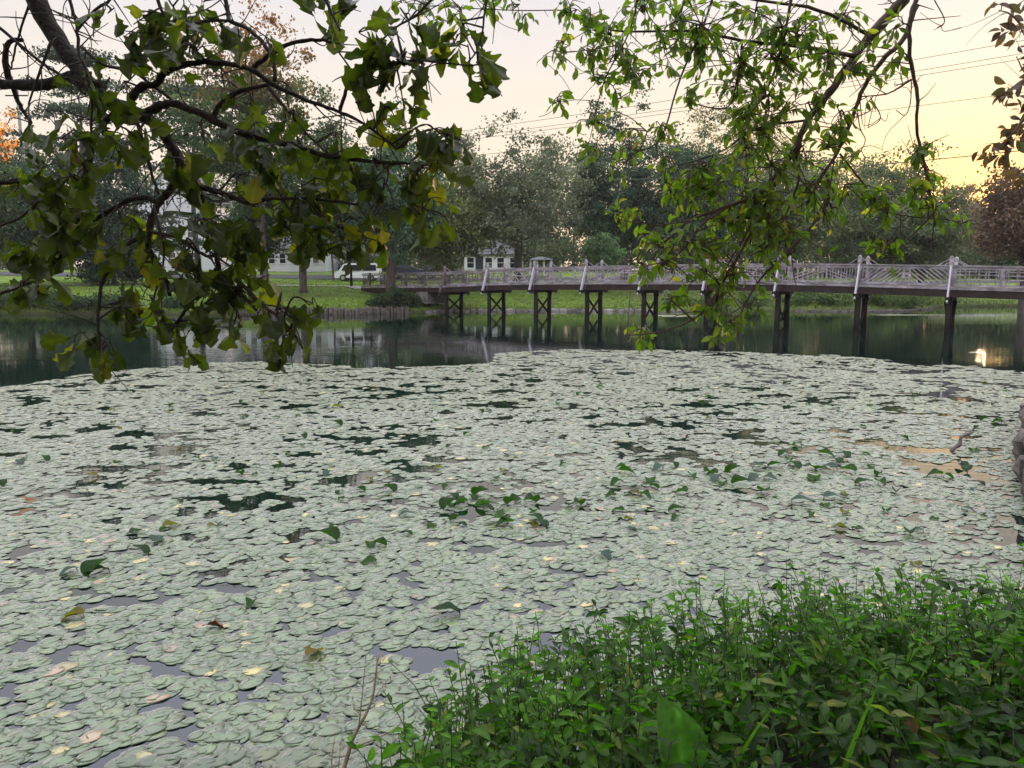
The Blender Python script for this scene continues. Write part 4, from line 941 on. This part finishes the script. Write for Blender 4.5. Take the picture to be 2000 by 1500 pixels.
def oak_w(seed):
    r_ = np.random.RandomState(seed); a = r_.uniform(.85, 1.15)
    def w(t):
        t = min(max(t, 0), 1)
        b = np.interp(t, [0, .1, .24, .33, .38, .46, .54, .60, .66, .74, .82, .87, .92, .97, 1.0], [.015, .04, .08, .18, .22, .16, .19, .34, .40, .30, .24, .31, .29, .15, .03]); return b*a
    return w
oak_t = [leaf_grid(19, 7, oak_w(s), 1.0, f, d, tp, wv) for s, f, d, tp, wv in ((1, .25, .25, -.1, .05), (2, -.5, .15, .0, .06), (3, .8, .45, -.15, .05), (4, .1, -.2, -.1, .09), (5, -.9, .5, .05, .05), (6, 1.3, .3, -.1, .06))]
def lens_w(w0, p=.8): return lambda t: w0*max(.02, math.sin(math.pi*(min(1, t*.98+.01)))**p*(1.15-.45*t))
ch_t = [leaf_grid(8, 3, lens_w(.25), 1.0, f, d, .2) for f, d in ((.35, .25), (.6, .1), (.2, .4), (-.3, .3), (.9, .2))]
OAKP = [
    ([np.array((-3.2, .7, 4.4)), np.array((-2.7, 1.4, 4.6)), P(-70, -260, 2.5), P(40, -70, 2.6), P(85, 30, 2.6), P(150, 130, 2.55), P(200, 190, 2.5), P(250, 215, 2.5), P(305, 245, 2.45), P(340, 295, 2.45), P(370, 348, 2.4)], .037, .014, 0, 0),
    ([(140, 150), (90, 165), (30, 165), (-40, 160)], .022, .014, 2.55, 2.6), ([(200, 170), (170, 165), (140, 150)], .02, .022, 2.5, 2.55), ([(20, 165), (10, 120), (18, 82), (45, 78)], .011, .006, 2.6, 2.6), ([(25, 168), (38, 205), (62, 240)], .009, .004, 2.6, 2.6),
    ([(285, 222), (310, 208), (345, 204), (410, 232), (480, 262), (575, 286), (660, 308), (760, 318), (800, 320)], .015, .004, 2.48, 2.3),
    ([(255, 192), (275, 170), (305, 163), (325, 140), (370, 124), (423, 122), (490, 136), (532, 164), (595, 194), (665, 220), (717, 245), (775, 292)], .013, .003, 2.45, 2.3),
    ([(490, 138), (530, 105), (580, 82), (625, 78), (645, 83)], .008, .004, 2.4, 2.35), ([(435, -30), (445, 25), (452, 42), (490, 60), (530, 110), (536, 158)], .007, .006, 2.5, 2.4), ([(378, 46), (420, 40), (452, 42)], .005, .004, 2.45, 2.45),
    ([(415, 232), (430, 205), (470, 178), (528, 166)], .009, .006, 2.42, 2.4), ([(525, 170), (560, 215), (600, 262), (645, 305)], .006, .003, 2.38, 2.35),
    ([(366, 340), (385, 372), (396, 392), (407, 430), (420, 475), (426, 520), (436, 577)], .013, .007, 2.4, 2.3),
    ([(352, 325), (345, 352), (320, 385), (305, 406), (294, 436), (290, 460), (291, 487), (305, 511), (323, 538), (332, 578)], .013, .006, 2.42, 2.3),
    ([(306, 396), (287, 387), (251, 391), (224, 406), (168, 443), (114, 509), (60, 551), (-20, 580)], .009, .005, 2.4, 2.5),
    ([(290, 458), (255, 473), (231, 491), (207, 536), (195, 575), (191, 635), (196, 685)], .008, .0035, 2.4, 2.2), ([(294, 453), (345, 464), (396, 497), (420, 500)], .006, .005, 2.35, 2.3),
    ([(385, 362), (428, 376), (458, 386), (485, 397), (509, 392), (536, 388), (620, 389), (700, 400)], .010, .004, 2.38, 2.3),
    ([(426, 522), (404, 552), (384, 577), (351, 622), (330, 650)], .008, .004, 2.32, 2.25), ([(428, 530), (445, 560), (468, 575), (501, 606)], .008, .004, 2.32, 2.25), ([(460, 545), (495, 578), (518, 600), (545, 622), (578, 658), (590, 680)], .006, .003, 2.3, 2.2),
    ([(-30, 362), (0, 357), (70, 350), (101, 364), (140, 346), (161, 350), (175, 315), (182, 273), (203, 241), (235, 215)], .008, .010, 2.5, 2.48), ([(101, 364), (70, 399), (35, 427), (-20, 448)], .006, .004, 2.45, 2.4),
    ([(228, 217), (266, 241), (280, 280), (294, 332), (310, 380)], .007, .004, 2.42, 2.35), ([(-30, 30), (35, 84), (77, 119), (119, 147), (140, 155)], .005, .005, 2.6, 2.55), ([(66, -20), (38, 66), (28, 105), (22, 135)], .004, .0025, 2.6, 2.6),
    ([(101, 80), (80, 133), (56, 203)], .005, .003, 2.5, 2.5), ([(130, -20), (150, 52), (154, 105), (164, 126), (178, 182), (178, 245), (175, 300), (160, 350)], .005, .003, 2.4, 2.35), ([(105, 21), (140, 35), (170, 45)], .003, .002, 2.5, 2.45),
    ([(157, 91), (203, 126), (259, 140), (290, 161), (350, 206)], .005, .005, 2.5, 2.45), ([(664, 217), (678, 168), (696, 140), (724, 129)], .006, .003, 2.33, 2.3), ([(661, 101), (689, 140)], .003, .003, 2.3, 2.3),
    ([(757, 320), (757, 350), (735, 390)], .004, .002, 2.3, 2.3), ([(800, 320), (825, 364), (825, 415), (830, 440)], .004, .002, 2.3, 2.3), ([(480, 264), (520, 330), (560, 400), (610, 460), (640, 500)], .005, .003, 2.4, 2.3),
    ([(600, 390), (640, 430), (690, 455), (735, 470)], .004, .002, 2.3, 2.3), ([(300, 400), (320, 500), (300, 590), (310, 640)], .004, .002, 2.3, 2.2), ([(330, 0), (345, 30), (330, 60)], .003, .002, 2.4, 2.4), ([(300, -30), (315, 20), (340, 50), (380, 100)], .006, .003, 2.4, 2.4),
    ([(150, 60), (185, 20), (215, 0), (230, -30)], .004, .004, 2.4, 2.4), ([(620, -30), (640, 10), (665, 60)], .005, .003, 2.35, 2.3), ([(960, -30), (951, 0), (937, 87), (913, 122)], .004, .002, 2.3, 2.3), ([(860, -20), (815, 28), (776, 52), (740, 85)], .004, .002, 2.3, 2.3),
    ([(724, 129), (770, 122), (801, 119), (860, 122), (920, 128), (950, 122)], .004, .002, 2.3, 2.3)]
OAKC = [(200, 35, 22, 4), (215, 60, 28, 5), (255, 60, 25, 4), (370, 75, 38, 10), (345, 95, 30, 7), (400, 100, 32, 7), (420, 65, 22, 4), (320, 20, 22, 5), (290, 75, 25, 5), (265, 90, 20, 3), (360, 25, 25, 3), (400, 20, 15, 2), (470, 75, 22, 4), (455, 95, 14, 2),
    (612, 10, 20, 3), (655, 10, 28, 4), (680, 15, 22, 3), (655, 60, 16, 3), (690, 60, 18, 4), (628, 70, 10, 1), (765, 95, 24, 5), (790, 125, 28, 6), (745, 145, 28, 6), (775, 150, 24, 5), (730, 175, 22, 5), (800, 60, 16, 3), (815, 75, 14, 2), (820, 135, 14, 2), (900, 60, 16, 2), (905, 85, 14, 2),
    (935, 130, 22, 6), (920, 145, 22, 5), (950, 140, 18, 4), (880, 80, 10, 1), (110, 158, 18, 2), (170, 190, 35, 7), (200, 200, 30, 6), (235, 180, 22, 3), (60, 270, 45, 8), (25, 310, 45, 8), (20, 250, 20, 2), (60, 320, 50, 9), (100, 330, 40, 6), (130, 280, 35, 5), (150, 250, 30, 5), (170, 280, 30, 5), (225, 250, 30, 4),
    (250, 300, 35, 6), (285, 310, 35, 6), (320, 300, 25, 3), (400, 262, 22, 2), (400, 300, 18, 2), (345, 325, 12, 1), (375, 360, 22, 3), (372, 400, 20, 2), (345, 360, 15, 2), (460, 205, 22, 3), (500, 235, 35, 6), (480, 270, 35, 5), (530, 225, 25, 4), (585, 205, 14, 1), (600, 330, 18, 1), (550, 300, 45, 9), (510, 330, 45, 9), (560, 350, 45, 8), (480, 370, 40, 6), (610, 370, 45, 8),
    (640, 330, 30, 5), (570, 410, 45, 8), (640, 410, 45, 8), (655, 285, 20, 3), (680, 330, 35, 6), (700, 365, 35, 6), (740, 350, 35, 6), (730, 385, 30, 5), (795, 235, 30, 6), (830, 250, 30, 6), (810, 285, 35, 8), (850, 285, 35, 8), (870, 310, 28, 5), (845, 230, 15, 2), (775, 250, 18, 3), (890, 295, 18, 3), (850, 335, 35, 7), (820, 350, 25, 4), (865, 370, 25, 4), (830, 410, 32, 6), (845, 430, 22, 4), (815, 440, 18, 3),
    (720, 425, 30, 5), (745, 480, 20, 3), (690, 450, 35, 7), (610, 440, 45, 8), (570, 460, 40, 6), (640, 470, 45, 9), (665, 500, 30, 5), (700, 480, 25, 3), (600, 500, 25, 3), (20, 390, 50, 9), (80, 400, 50, 9), (130, 410, 45, 8), (50, 450, 50, 9), (100, 460, 50, 8), (20, 500, 45, 8), (150, 450, 45, 8), (10, 570, 35, 6), (20, 540, 30, 4), (80, 510, 35, 4),
    (190, 460, 40, 7), (230, 490, 40, 7), (260, 450, 35, 5), (200, 420, 35, 5), (145, 500, 30, 4), (290, 490, 35, 6), (340, 450, 35, 5), (330, 520, 40, 7), (250, 530, 30, 5), (300, 570, 35, 6), (345, 570, 40, 7), (300, 610, 35, 6), (285, 640, 28, 5), (340, 620, 40, 7), (385, 600, 40, 7), (420, 610, 35, 6), (380, 640, 35, 6), (430, 560, 35, 5), (460, 610, 35, 6), (400, 530, 35, 5), (440, 480, 35, 6), (400, 450, 30, 5), (470, 520, 35, 6), (500, 550, 22, 3), (480, 460, 35, 6), (520, 450, 30, 4), (350, 490, 30, 5),
    (430, 650, 28, 5), (470, 650, 28, 4), (205, 680, 22, 4), (190, 700, 22, 4), (215, 700, 20, 3), (540, 610, 18, 3), (520, 630, 22, 4), (575, 640, 22, 4), (590, 670, 25, 5), (575, 690, 22, 4), (600, 610, 14, 2)]
branch_tree('oak_tree', 'oak on the near bank whose dark limbs and lobed leaves hang across the upper left', 'tree',
    ([(-3.5, .3, .6), (-3.45, .35, 2), (-3.3, .6, 4), (-3.2, .7, 5.5)], (.34, .26, .22, .14)), OAKP, 2.35, 'twig', M['oak_leaf'], OAKC, oak_t, .082,
    ((.028, .040, .008), (.085, .105, .014), (.20, .18, .02)), 11, (.35, .55, .75), [(-3, -1, 7.5, 4, 3.5, 2.5, 9000)], .90, 1.0)
CHP = [
    ([np.array((3.9, 2.3, 3.6)), np.array((3.1, 2.6, 4.2)), P(1830, -90, 2.9), P(1765, 0, 2.9), P(1700, 70, 2.9), P(1670, 110, 2.88), P(1620, 180, 2.85), P(1580, 230, 2.85), P(1555, 285, 2.8), P(1525, 330, 2.8), P(1485, 375, 2.75), P(1425, 400, 2.7), P(1350, 430, 2.7), P(1300, 470, 2.7)], .024, .003, 0, 0),
    ([(1800, -30), (1790, 0), (1777, 40), (1777, 110), (1792, 185), (1790, 250), (1805, 320), (1820, 390), (1827, 440)], .009, .003, 2.8, 2.7), ([(1790, 10), (1765, 75), (1730, 110), (1690, 165), (1670, 215), (1635, 300), (1600, 350), (1575, 400)], .010, .004, 2.85, 2.75),
    ([(1780, 155), (1750, 175), (1725, 185), (1675, 190)], .004, .002, 2.8, 2.8), ([(1780, 155), (1778, 200), (1768, 225), (1750, 215)], .002, .0015, 2.8, 2.8), ([(1672, 200), (1680, 250), (1690, 275), (1675, 305)], .002, .0015, 2.8, 2.8), ([(1700, 190), (1720, 230), (1695, 250)], .002, .0015, 2.8, 2.8),
    ([(1615, 340), (1615, 400), (1545, 487), (1489, 540), (1454, 596), (1440, 640)], .006, .002, 2.8, 2.65), ([(1525, 335), (1496, 400), (1440, 505), (1405, 564), (1363, 617), (1300, 645), (1225, 655)], .007, .002, 2.8, 2.6), ([(1827, 415), (1755, 484), (1713, 512)], .003, .0015, 2.75, 2.7), ([(1630, 300), (1625, 340), (1610, 420), (1610, 440)], .003, .002, 2.8, 2.75),
    ([(1555, 290), (1560, 350), (1530, 430), (1500, 480), (1465, 500)], .005, .002, 2.8, 2.7), ([(1485, 378), (1460, 450), (1420, 520), (1400, 580)], .005, .002, 2.75, 2.7), ([(1425, 402), (1370, 440), (1320, 500), (1260, 520)], .005, .002, 2.7, 2.65), ([(1350, 430), (1280, 440), (1215, 430)], .003, .0015, 2.7, 2.7),
    ([(1640, 300), (1680, 350), (1720, 400), (1760, 420), (1860, 430)], .004, .002, 2.8, 2.75), ([(1575, 235), (1480, 250), (1400, 300), (1300, 330)], .005, .002, 2.85, 2.8), ([(1670, 110), (1560, 90), (1450, 80), (1350, 60), (1200, 60), (1100, 20)], .008, .002, 2.85, 2.9), ([(1700, 70), (1600, 20), (1480, 0), (1350, -20)], .007, .004, 2.9, 2.9),
    ([(1400, -30), (1370, 60), (1330, 150), (1290, 270), (1240, 300), (1200, 340)], .005, .0015, 2.85, 2.8), ([(1250, -30), (1230, 60), (1180, 160), (1150, 280)], .004, .0015, 2.85, 2.8), ([(1550, -30), (1530, 80), (1500, 170), (1460, 230)], .006, .002, 2.85, 2.8), ([(1450, 80), (1440, 150), (1420, 210), (1340, 200)], .004, .002, 2.85, 2.8),
    ([(1180, 200), (1130, 195), (1090, 200)], .0015, .001, 2.8, 2.8), ([(1200, 90), (1130, 100), (1090, 105)], .002, .001, 2.85, 2.85), ([(1100, 20), (1000, 20), (900, 15), (790, 5)], .002, .0012, 2.9, 2.9), ([(1810, 330), (1840, 345), (1845, 385)], .002, .001, 2.75, 2.75), ([(1825, 0), (1845, 40), (1830, 55)], .002, .0015, 2.8, 2.8)]
CHC = [(1115, 12, 25, 9), (1150, 40, 32, 12), (1085, 80, 18, 5), (1095, 125, 22, 6), (1165, 85, 32, 12), (1200, 55, 42, 20), (1250, 30, 45, 24), (1330, 30, 50, 26), (1400, 40, 50, 26), (1470, 40, 55, 26), (1540, 45, 55, 28), (1600, 50, 50, 26), (1650, 40, 40, 14), (1230, 105, 38, 18), (1300, 100, 42, 18), (1180, 165, 28, 10), (1200, 205, 25, 8),
    (1095, 203, 14, 6), (1178, 232, 22, 8), (1255, 140, 38, 14), (1370, 95, 42, 18), (1450, 120, 50, 26), (1530, 130, 55, 30), (1600, 130, 45, 20), (1495, 185, 50, 26), (1560, 210, 40, 16), (1620, 205, 35, 12), (1655, 245, 28, 10), (1690, 120, 35, 12), (1735, 85, 25, 8), (1760, 50, 20, 7), (1750, 135, 20, 7), (1345, 195, 25, 7), (1150, 285, 14, 4), (1160, 300, 18, 5), (1230, 250, 25, 7), (1290, 262, 30, 9), (1240, 300, 22, 6), (1205, 335, 16, 4),
    (1430, 175, 40, 16), (1460, 230, 42, 20), (1520, 250, 42, 18), (1600, 265, 30, 9), (1640, 275, 25, 7), (1300, 325, 25, 8), (1350, 350, 38, 16), (1400, 330, 45, 20), (1460, 320, 48, 24), (1520, 320, 45, 20), (1570, 310, 35, 12), (1620, 330, 30, 8), (1310, 385, 32, 12), (1370, 385, 42, 18), (1430, 400, 48, 22), (1490, 385, 45, 20), (1550, 385, 45, 20), (1600, 380, 42, 16), (1650, 385, 38, 12), (1700, 395, 36, 12), (1740, 405, 32, 10),
    (1205, 430, 20, 7), (1235, 420, 12, 4), (1215, 415, 14, 4), (1390, 440, 45, 20), (1450, 445, 45, 20), (1510, 440, 42, 18), (1560, 450, 36, 12), (1350, 470, 38, 14), (1280, 485, 34, 14), (1300, 515, 34, 14), (1255, 515, 22, 7), (1400, 490, 42, 18), (1460, 485, 42, 18), (1510, 480, 32, 10), (1420, 530, 34, 12), (1370, 530, 32, 12), (1340, 555, 24, 8), (1310, 585, 22, 7), (1400, 585, 30, 10), (1440, 560, 22, 7), (1365, 615, 18, 6), (1240, 648, 28, 11), (1462, 605, 18, 6), (1442, 638, 26, 11), (1380, 645, 12, 4),
    (1760, 400, 30, 9), (1825, 420, 36, 12), (1862, 430, 22, 6), (1790, 385, 22, 6), (1708, 500, 16, 6), (1745, 475, 20, 7), (1765, 310, 20, 8), (1790, 300, 18, 7), (1805, 360, 18, 6), (1835, 350, 12, 4), (1840, 385, 10, 2), (785, 5, 12, 4), (830, 12, 15, 5), (890, 5, 20, 8), (945, 8, 20, 8), (1000, 10, 16, 5), (870, 30, 10, 3), (965, 35, 12, 3), (1020, 10, 12, 4), (845, 40, 8, 2), (1615, 430, 20, 6), (1500, 540, 16, 4)]
branch_tree('cherry_tree', 'leafy cherry on the near right bank whose slender green branch droops over the bridge', 'tree',
    ([(4.1, 2.0, .6), (4.05, 2.1, 2), (3.9, 2.3, 3.6), (3.8, 2.2, 5)], (.22, .17, .13, .08)), CHP, 2.8, 'twig_red', M['cherry_leaf'], CHC, ch_t, .039,
    ((.08, .13, .018), (.14, .185, .03), (.27, .24, .045)), 12, (.5, .5, .55), [(2.4, -1.0, 5.4, 4.6, 4.0, 1.8, 14000)], 2.6, 1.25, .2)
# dark reddish tree whose twigs enter at the right edge
RC = [(1955, 18, 22, 9), (1985, 12, 26, 12), (1965, 60, 18, 9), (1990, 75, 20, 9), (2005, 140, 40, 34), (1990, 170, 26, 20), (2010, 220, 45, 40), (1985, 255, 26, 20), (1960, 275, 18, 10), (2000, 285, 30, 24), (2010, 330, 20, 10), (1995, 200, 25, 20)]
branch_tree('plum_tree', 'dark reddish leaved tree leaning in at the upper right edge above the wall', 'tree',
    ([(7.6, 7.2, .7), (7.5, 7.2, 3), (7.2, 7.2, 5), (7.1, 7.1, 6.5)], (.2, .16, .12, .08)), [([np.array((7.3, 7.2, 4.6)), np.array((6.2, 6.8, 4.7)), P(2120, 90, 6.2), P(2060, 160, 6.0), P(2010, 220, 6.0), P(1975, 265, 6.0)], .05, .006, 0, 0), ([(2060, 160), (2020, 80), (1975, 30), (1950, 20)], .012, .003, 6, 6), ([(2040, 190), (2000, 140), (1985, 110)], .008, .003, 6, 6), ([(2020, 215), (2010, 290), (2005, 330)], .008, .003, 6, 6)],
    6.0, 'twig_red', M['cherry_leaf'], RC, ch_t, .10, ((.05, .025, .03), (.11, .06, .05), (.07, .06, .06)), 13, (.5, .6, .4), [], 1.0, 1.0, .3)

# ---------------------------------------------------------------- near bank plants
hl_t = [leaf_grid(7, 5, lens_w(.25, .7), 1.0, f, d, .1, .02) for f, d in ((.35, .3), (.6, .15), (.2, .5), (.1, .1))]
def herb(r_, h, lsz, lean):
    "one leafy stem as arrays: stem path, leaf positions, directions, sizes"
    n_ = 6; t = np.linspace(0, 1, n_); st_ = np.stack([lean[0]*t**1.6*h, lean[1]*t**1.6*h, h*t], 1)+r_.normal(0, .012, (n_, 3))*t[:, None]
    nl = r_.randint(9, 16); tt = np.sort(1-r_.rand(nl)**1.3*.75); a = np.arange(nl)*2.4+r_.rand()*6
    p = np.stack([np.interp(tt, t, st_[:, k]) for k in range(3)], 1)
    el_ = R(30)-R(35)*(1-tt)+r_.normal(0, .25, nl); d = np.stack([np.cos(a)*np.cos(el_), np.sin(a)*np.cos(el_), np.sin(el_)], 1)
    s = lsz*r_.uniform(.6, 1.3, nl)*np.where(tt > .93, .6, 1)
    return st_, p, d, s
r3 = np.random.RandomState(21)
def add_herb(mbs, mbl, x, y, z, h, lsz, lean, bright):
    st_, p, d, s = herb(r3, h, lsz, lean); o = np.array((x, y, z)); tube(mbs, st_+o, np.linspace(.0045, .0018, len(st_)), 4, (.05, .075, .025), cap=False)
    m = len(p); fr = frames(d, r3.normal(0, .5, m))*s[:, None, None]
    c = (np.array((.016, .050, .004))*(1-bright)+np.array((.13, .30, .015))*bright)*r3.uniform(.7, 1.3, (m, 1)); yq = r3.rand(m) < .04; c[yq] = (.18, .20, .04)
    tv, tf = hl_t[r3.randint(4)]; instances(mbl, tv, tf, fr, p+o, c, 1+.3*np.exp(-(tv[:, 0]/.02)**2))
mbl = MB(); mbs = MB(); k = 0; pl = []
while k < 3000:
    x = r3.uniform(-1.6, 6.4); y = r3.uniform(1.0, 8.5); s = sdist([x], [y])[0]
    if s < -.02 or s > 4 or x < -.5+(.0 if y > 2.2 else (2.2-y)*.6): continue
    if math.hypot(x, y) < 1.25: continue
    if y > 5.6 and s > 1.0: continue
    if r3.rand() > np.interp(s, [0, .6, 2, 4], [1, 1, .6, .45]): continue
    pl.append((x, y, s)); k += 1
edgep = sorted(pl, key=lambda q: q[2])
for (x, y, s) in pl:
    z = hgt(np.array([x]), np.array([y]))[0]-.03; h = np.interp(s, [0, .5, 1.5, 3], [.64, .66, .45, .28])*r3.uniform(.7, 1.2)
    if x < -.3: h *= .75
    add_herb(mbs, mbl, x, y, z, h, np.interp(s, [0, 1, 3], [.062, .072, .095]), (r3.normal()*.2-.05, r3.normal()*.2+.12), r3.rand()*np.interp(s, [0, 1, 2.5], [1, .6, .2]))  # leaf colour darkens away from the water, standing in for canopy shade
gl = leaf_grid(7, 3, lambda t: .022*(1-t)**.6+.002, 1, .4, .35)
k = 0; gp, gd = [], []
while k < 700:
    x = r3.uniform(-.6, 6.2); y = r3.uniform(1.6, 8.5); s = sdist([x], [y])[0]
    if s < -.02 or s > 1.8 or (x < 3 and r3.rand() < .72): continue
    gp.append((x, y, hgt(np.array([x]), np.array([y]))[0]-.02)); gd.append((r3.normal()*.28, r3.normal()*.28+.1, 1)); k += 1
instances(mbl, gl[0], gl[1], frames(np.array(gd), r3.uniform(0, 6.28, k))*r3.uniform(.28, .62, k)[:, None, None], np.array(gp), np.array((.07, .13, .02))*r3.uniform(.6, 1.5, (k, 1)))
k = 260; gp = np.array([pl[q] for q in r3.randint(0, len(pl), k)]); gz_ = hgt(gp[:, 0], gp[:, 1])+r3.uniform(.02, .35, k)
instances(mbl, oak_t[2][0], oak_t[2][1], frames(rdir(k, r3)*(1, 1, .3), r3.uniform(-.6, .6, k))*r3.uniform(.05, .1, k)[:, None, None], np.stack([gp[:, 0], gp[:, 1], gz_], 1), np.array((.13, .08, .035))*r3.uniform(.5, 1.4, (k, 1)))
und = mbl.build('undergrowth', M['herb_leaf'], smooth=True); tag(und, 'dense leafy green weeds covering the near bank in the lower right', 'weeds', kind='stuff')
m_ = mbs.build('undergrowth_stems', M['herb_stem'], smooth=True); tag(m_, 'thin green stems under the leafy weeds on the near bank', 'weed stems', kind='stuff')
# tall single stems in front of the water
TALL = [(1015, 1262), (860, 1375), (960, 1345), (1090, 1310), (880, 1420), (745, 1420+20), (1150, 1250), (1190, 1245), (1275, 1165), (1360, 1140), (1420, 1150), (1450, 1165), (1540, 1090), (1520, 1130), (1600, 1120), (1640, 1130), (1700, 1150), (1720, 1135), (1770, 1115), (1800, 1100), (1840, 1120), (1870, 1125), (1930, 1118), (1580, 1110), (1320, 1150), (1230, 1230), (1050, 1290), (810, 1440)]
for k, (px, py) in enumerate(TALL):
    # stand where the ray to the tip passes a spot 0.62 m above the bank edge
    best = None
    for Y in np.arange(2.4, 6.5, .05):
        p = P(px, py, Y); s = sdist([p[0]], [p[1]])[0]
        if s > -.15:
            g = max(0, hgt(np.array([p[0]]), np.array([p[1]]))[0]); hh_ = p[2]-g
            if best is None or abs(hh_-.66) < abs(best[1]-.66): best = (p, hh_, g)
    if best is None: continue
    p, hh_, g = best
    if not .35 < hh_ < 1.1: continue
    root = empty('leafy_stem', (p[0], p[1], g), 'tall leafy green stem standing above the weeds against the water', 'plant', 'tall stems rising above the bank weeds')
    a_, b_ = MB(), MB(); add_herb(a_, b_, p[0]+.03, p[1]-.02, g-.03, hh_+.02, .066, (-.05, .03), .8)
    a_.build('stem', M['herb_stem'], root, True); b_.build('leaves', M['herb_leaf'], root, True)
# big upright dock leaf
p = P(1335, 1520, 2.35); root = empty('broad_leaf_plant', (p[0], p[1], p[2]-.25), 'single large upright pale green dock leaf among the weeds at the bottom', 'plant')
tv, tf = leaf_grid(14, 9, lambda t: .36*max(.03, math.sin(math.pi*min(1, t*.97+.03))**.75)*(1.12-.45*t), 1, .35, .12, 0, .012)
tv[:, 0] -= .22*tv[:, 1]**3; VN = 1+.7*np.exp(-(tv[:, 0]/.018)**2)+.18*np.sin(60*(tv[:, 1]-np.abs(tv[:, 0])*1.2))
a = R(78); tv = tv@np.array([[1, 0, 0], [0, math.cos(a), math.sin(a)], [0, -math.sin(a), math.cos(a)]]); sc_ = .27
tv = tv*sc_; cz = math.cos(.25); sz = math.sin(.25); tv = tv@np.array([[cz, sz, 0], [-sz, cz, 0], [0, 0, 1]])
m_ = MB(); m_.add(tv+p, tf, np.array((.075, .17, .03))*VN[:, None]); m_.build('leaf', M['herb_leaf'], root, True)
m_ = MB(); tube(m_, [p+(0, .02, -.28), p+(0, 0, .02)], [.008, .006], 6); m_.build('stem', M['herb_stem'], root, True)
for px, py, Y, rz, ls_ in ((1870, 1270, 3.6, 1.2, .16), (585, 1400, 4.4, .9, .15)):
    pass
# dry broken stalk over the water
root = empty('dry_stalk', Wt(690, 1500), 'bleached dead stalk with bare side twigs leaning over the pads at the bottom', 'twig')
m_ = MB(); Yd = 3.3
def pth(l, Y0=3.2, Y1=3.4): return np.array([P(a, b, q) for (a, b), q in zip(l, np.linspace(Y0, Y1, len(l)))])
tube(m_, smooth_path(pth([(650, 1560), (672, 1500), (690, 1440), (712, 1400), (728, 1360), (735, 1310), (738, 1275)]), 4), np.linspace(.012, .003, 25), 7); m_.build('stem', M['dead'], root, True)
for l, r_0 in (([(700, 1425), (706, 1370), (712, 1310), (716, 1270)], .004), ([(690, 1460), (740, 1440), (775, 1420), (790, 1400)], .004), ([(728, 1365), (745, 1345), (762, 1320)], .003), ([(648, 1530), (648, 1480), (652, 1450), (655, 1430)], .004), ([(736, 1300), (744, 1285), (748, 1270)], .002), ([(712, 1400), (695, 1385), (690, 1360)], .002), ([(660, 1520), (664, 1470), (668, 1440)], .003)):
    m_ = MB(); q = smooth_path(pth(l, 3.25, 3.35), 4); tube(m_, q, np.linspace(r_0, .0012, len(q)), 5)
    for t in range(0, len(q), 2):
        e = q[t]+rs.normal(0, .010, 3); tube(m_, [q[t], e, e+rs.normal(0, .006, 3)], [.001, .0015, .003], 4)
    m_.build('side_twig', M['dead'], root, True)
# driftwood stick, fallen oak leaf, algae and other pale patches on the water
p = Wt(1862, 880); m_ = MB(); q = smooth_path([p+(-.06, 0, -.1), p+(0, 0, .03), p+(.10, .02, .09), p+(.14, .05, .2), p+(.3, .08, .26), p+(.33, .1, .27)], 4); tube(m_, q, np.linspace(.035, .018, len(q))*(1+.15*np.sin(np.arange(len(q)))), 7)
m_.add(*[(np.array([(0, 0, 0)]), [])][0]) if False else None
tag(m_.build('driftwood', M['bark_grey'], smooth=True, loc=p), 'short bent dead stick poking up from the pads at the right', 'stick')
tv, tf = oak_t[2]; p = Wt(395, 1222, .035); mz = frames(np.array([(1., .35, .12)]), np.array([.3]))*.16; m_ = MB(); instances(m_, tv*np.array((.8, 1, 1)), tf, mz, p[None], np.array([(.14, .05, .035)]))
tag(m_.build('fallen_leaf', M['litter'], smooth=True, loc=p), 'fallen reddish brown oak leaf lying on the pads at lower left', 'leaf')
def water_patch(label, px, py, rx, ry, seed):
    c = Wt(px, py, .008); r_ = np.random.RandomState(seed); a = np.arange(28)*2*math.pi/28; k_ = 1+.25*np.sin(3*a+seed)+.12*r_.normal(size=28)
    top = np.stack([c[0]+rx*k_*np.cos(a), c[1]+ry*k_*np.sin(a), np.full(28, .008)], 1); m_ = MB(); m_.add(np.vstack([[c], top, top-(0, 0, .02)]), [[(0, 1+i, 1+(i+1) % 28) for i in range(28)], [(1+i, 29+i, 29+(i+1) % 28, 1+(i+1) % 28) for i in range(28)]], (.30, .33, .22))
    tag(m_.build('pale_patch', M['pad'], loc=c), label, 'algae or pale patch')
water_patch('thin pale algae patch floating near the far shore at the centre', 1315, 617, 1.3, 1.0, 1)
water_patch('long pale patch standing in for the lawn reflection between the last two bridge piles', 1780, 615, 2.6, .5, 2)  # flat coloured sheet standing in for the lawn mirrored in the water
water_patch('small pale patch lying on dark water at the right', 1905, 688, .22, .10, 3)  # small flat pale sheet at water level

# ---------------------------------------------------------------- haze
hz = bpy.data.materials.new('haze_air'); hz.use_nodes = True; nt = hz.node_tree; nt.nodes.clear(); o = N(nt, 'ShaderNodeOutputMaterial'); pv_ = N(nt, 'ShaderNodeVolumePrincipled')
pv_.inputs['Color'].default_value = (.9, .88, .92, 1); pv_.inputs['Density'].default_value = .0003; pv_.inputs['Anisotropy'].default_value = .5; nt.links.new(pv_.outputs[0], o.inputs['Volume'])
mb = MB(); box(mb, (0, 640, 16), (2200, 1600, 44)); h_ = mb.build('haze', hz, loc=(0, 640, 16)); tag(h_, 'thin pale evening haze over the pond', 'haze', kind='stuff')
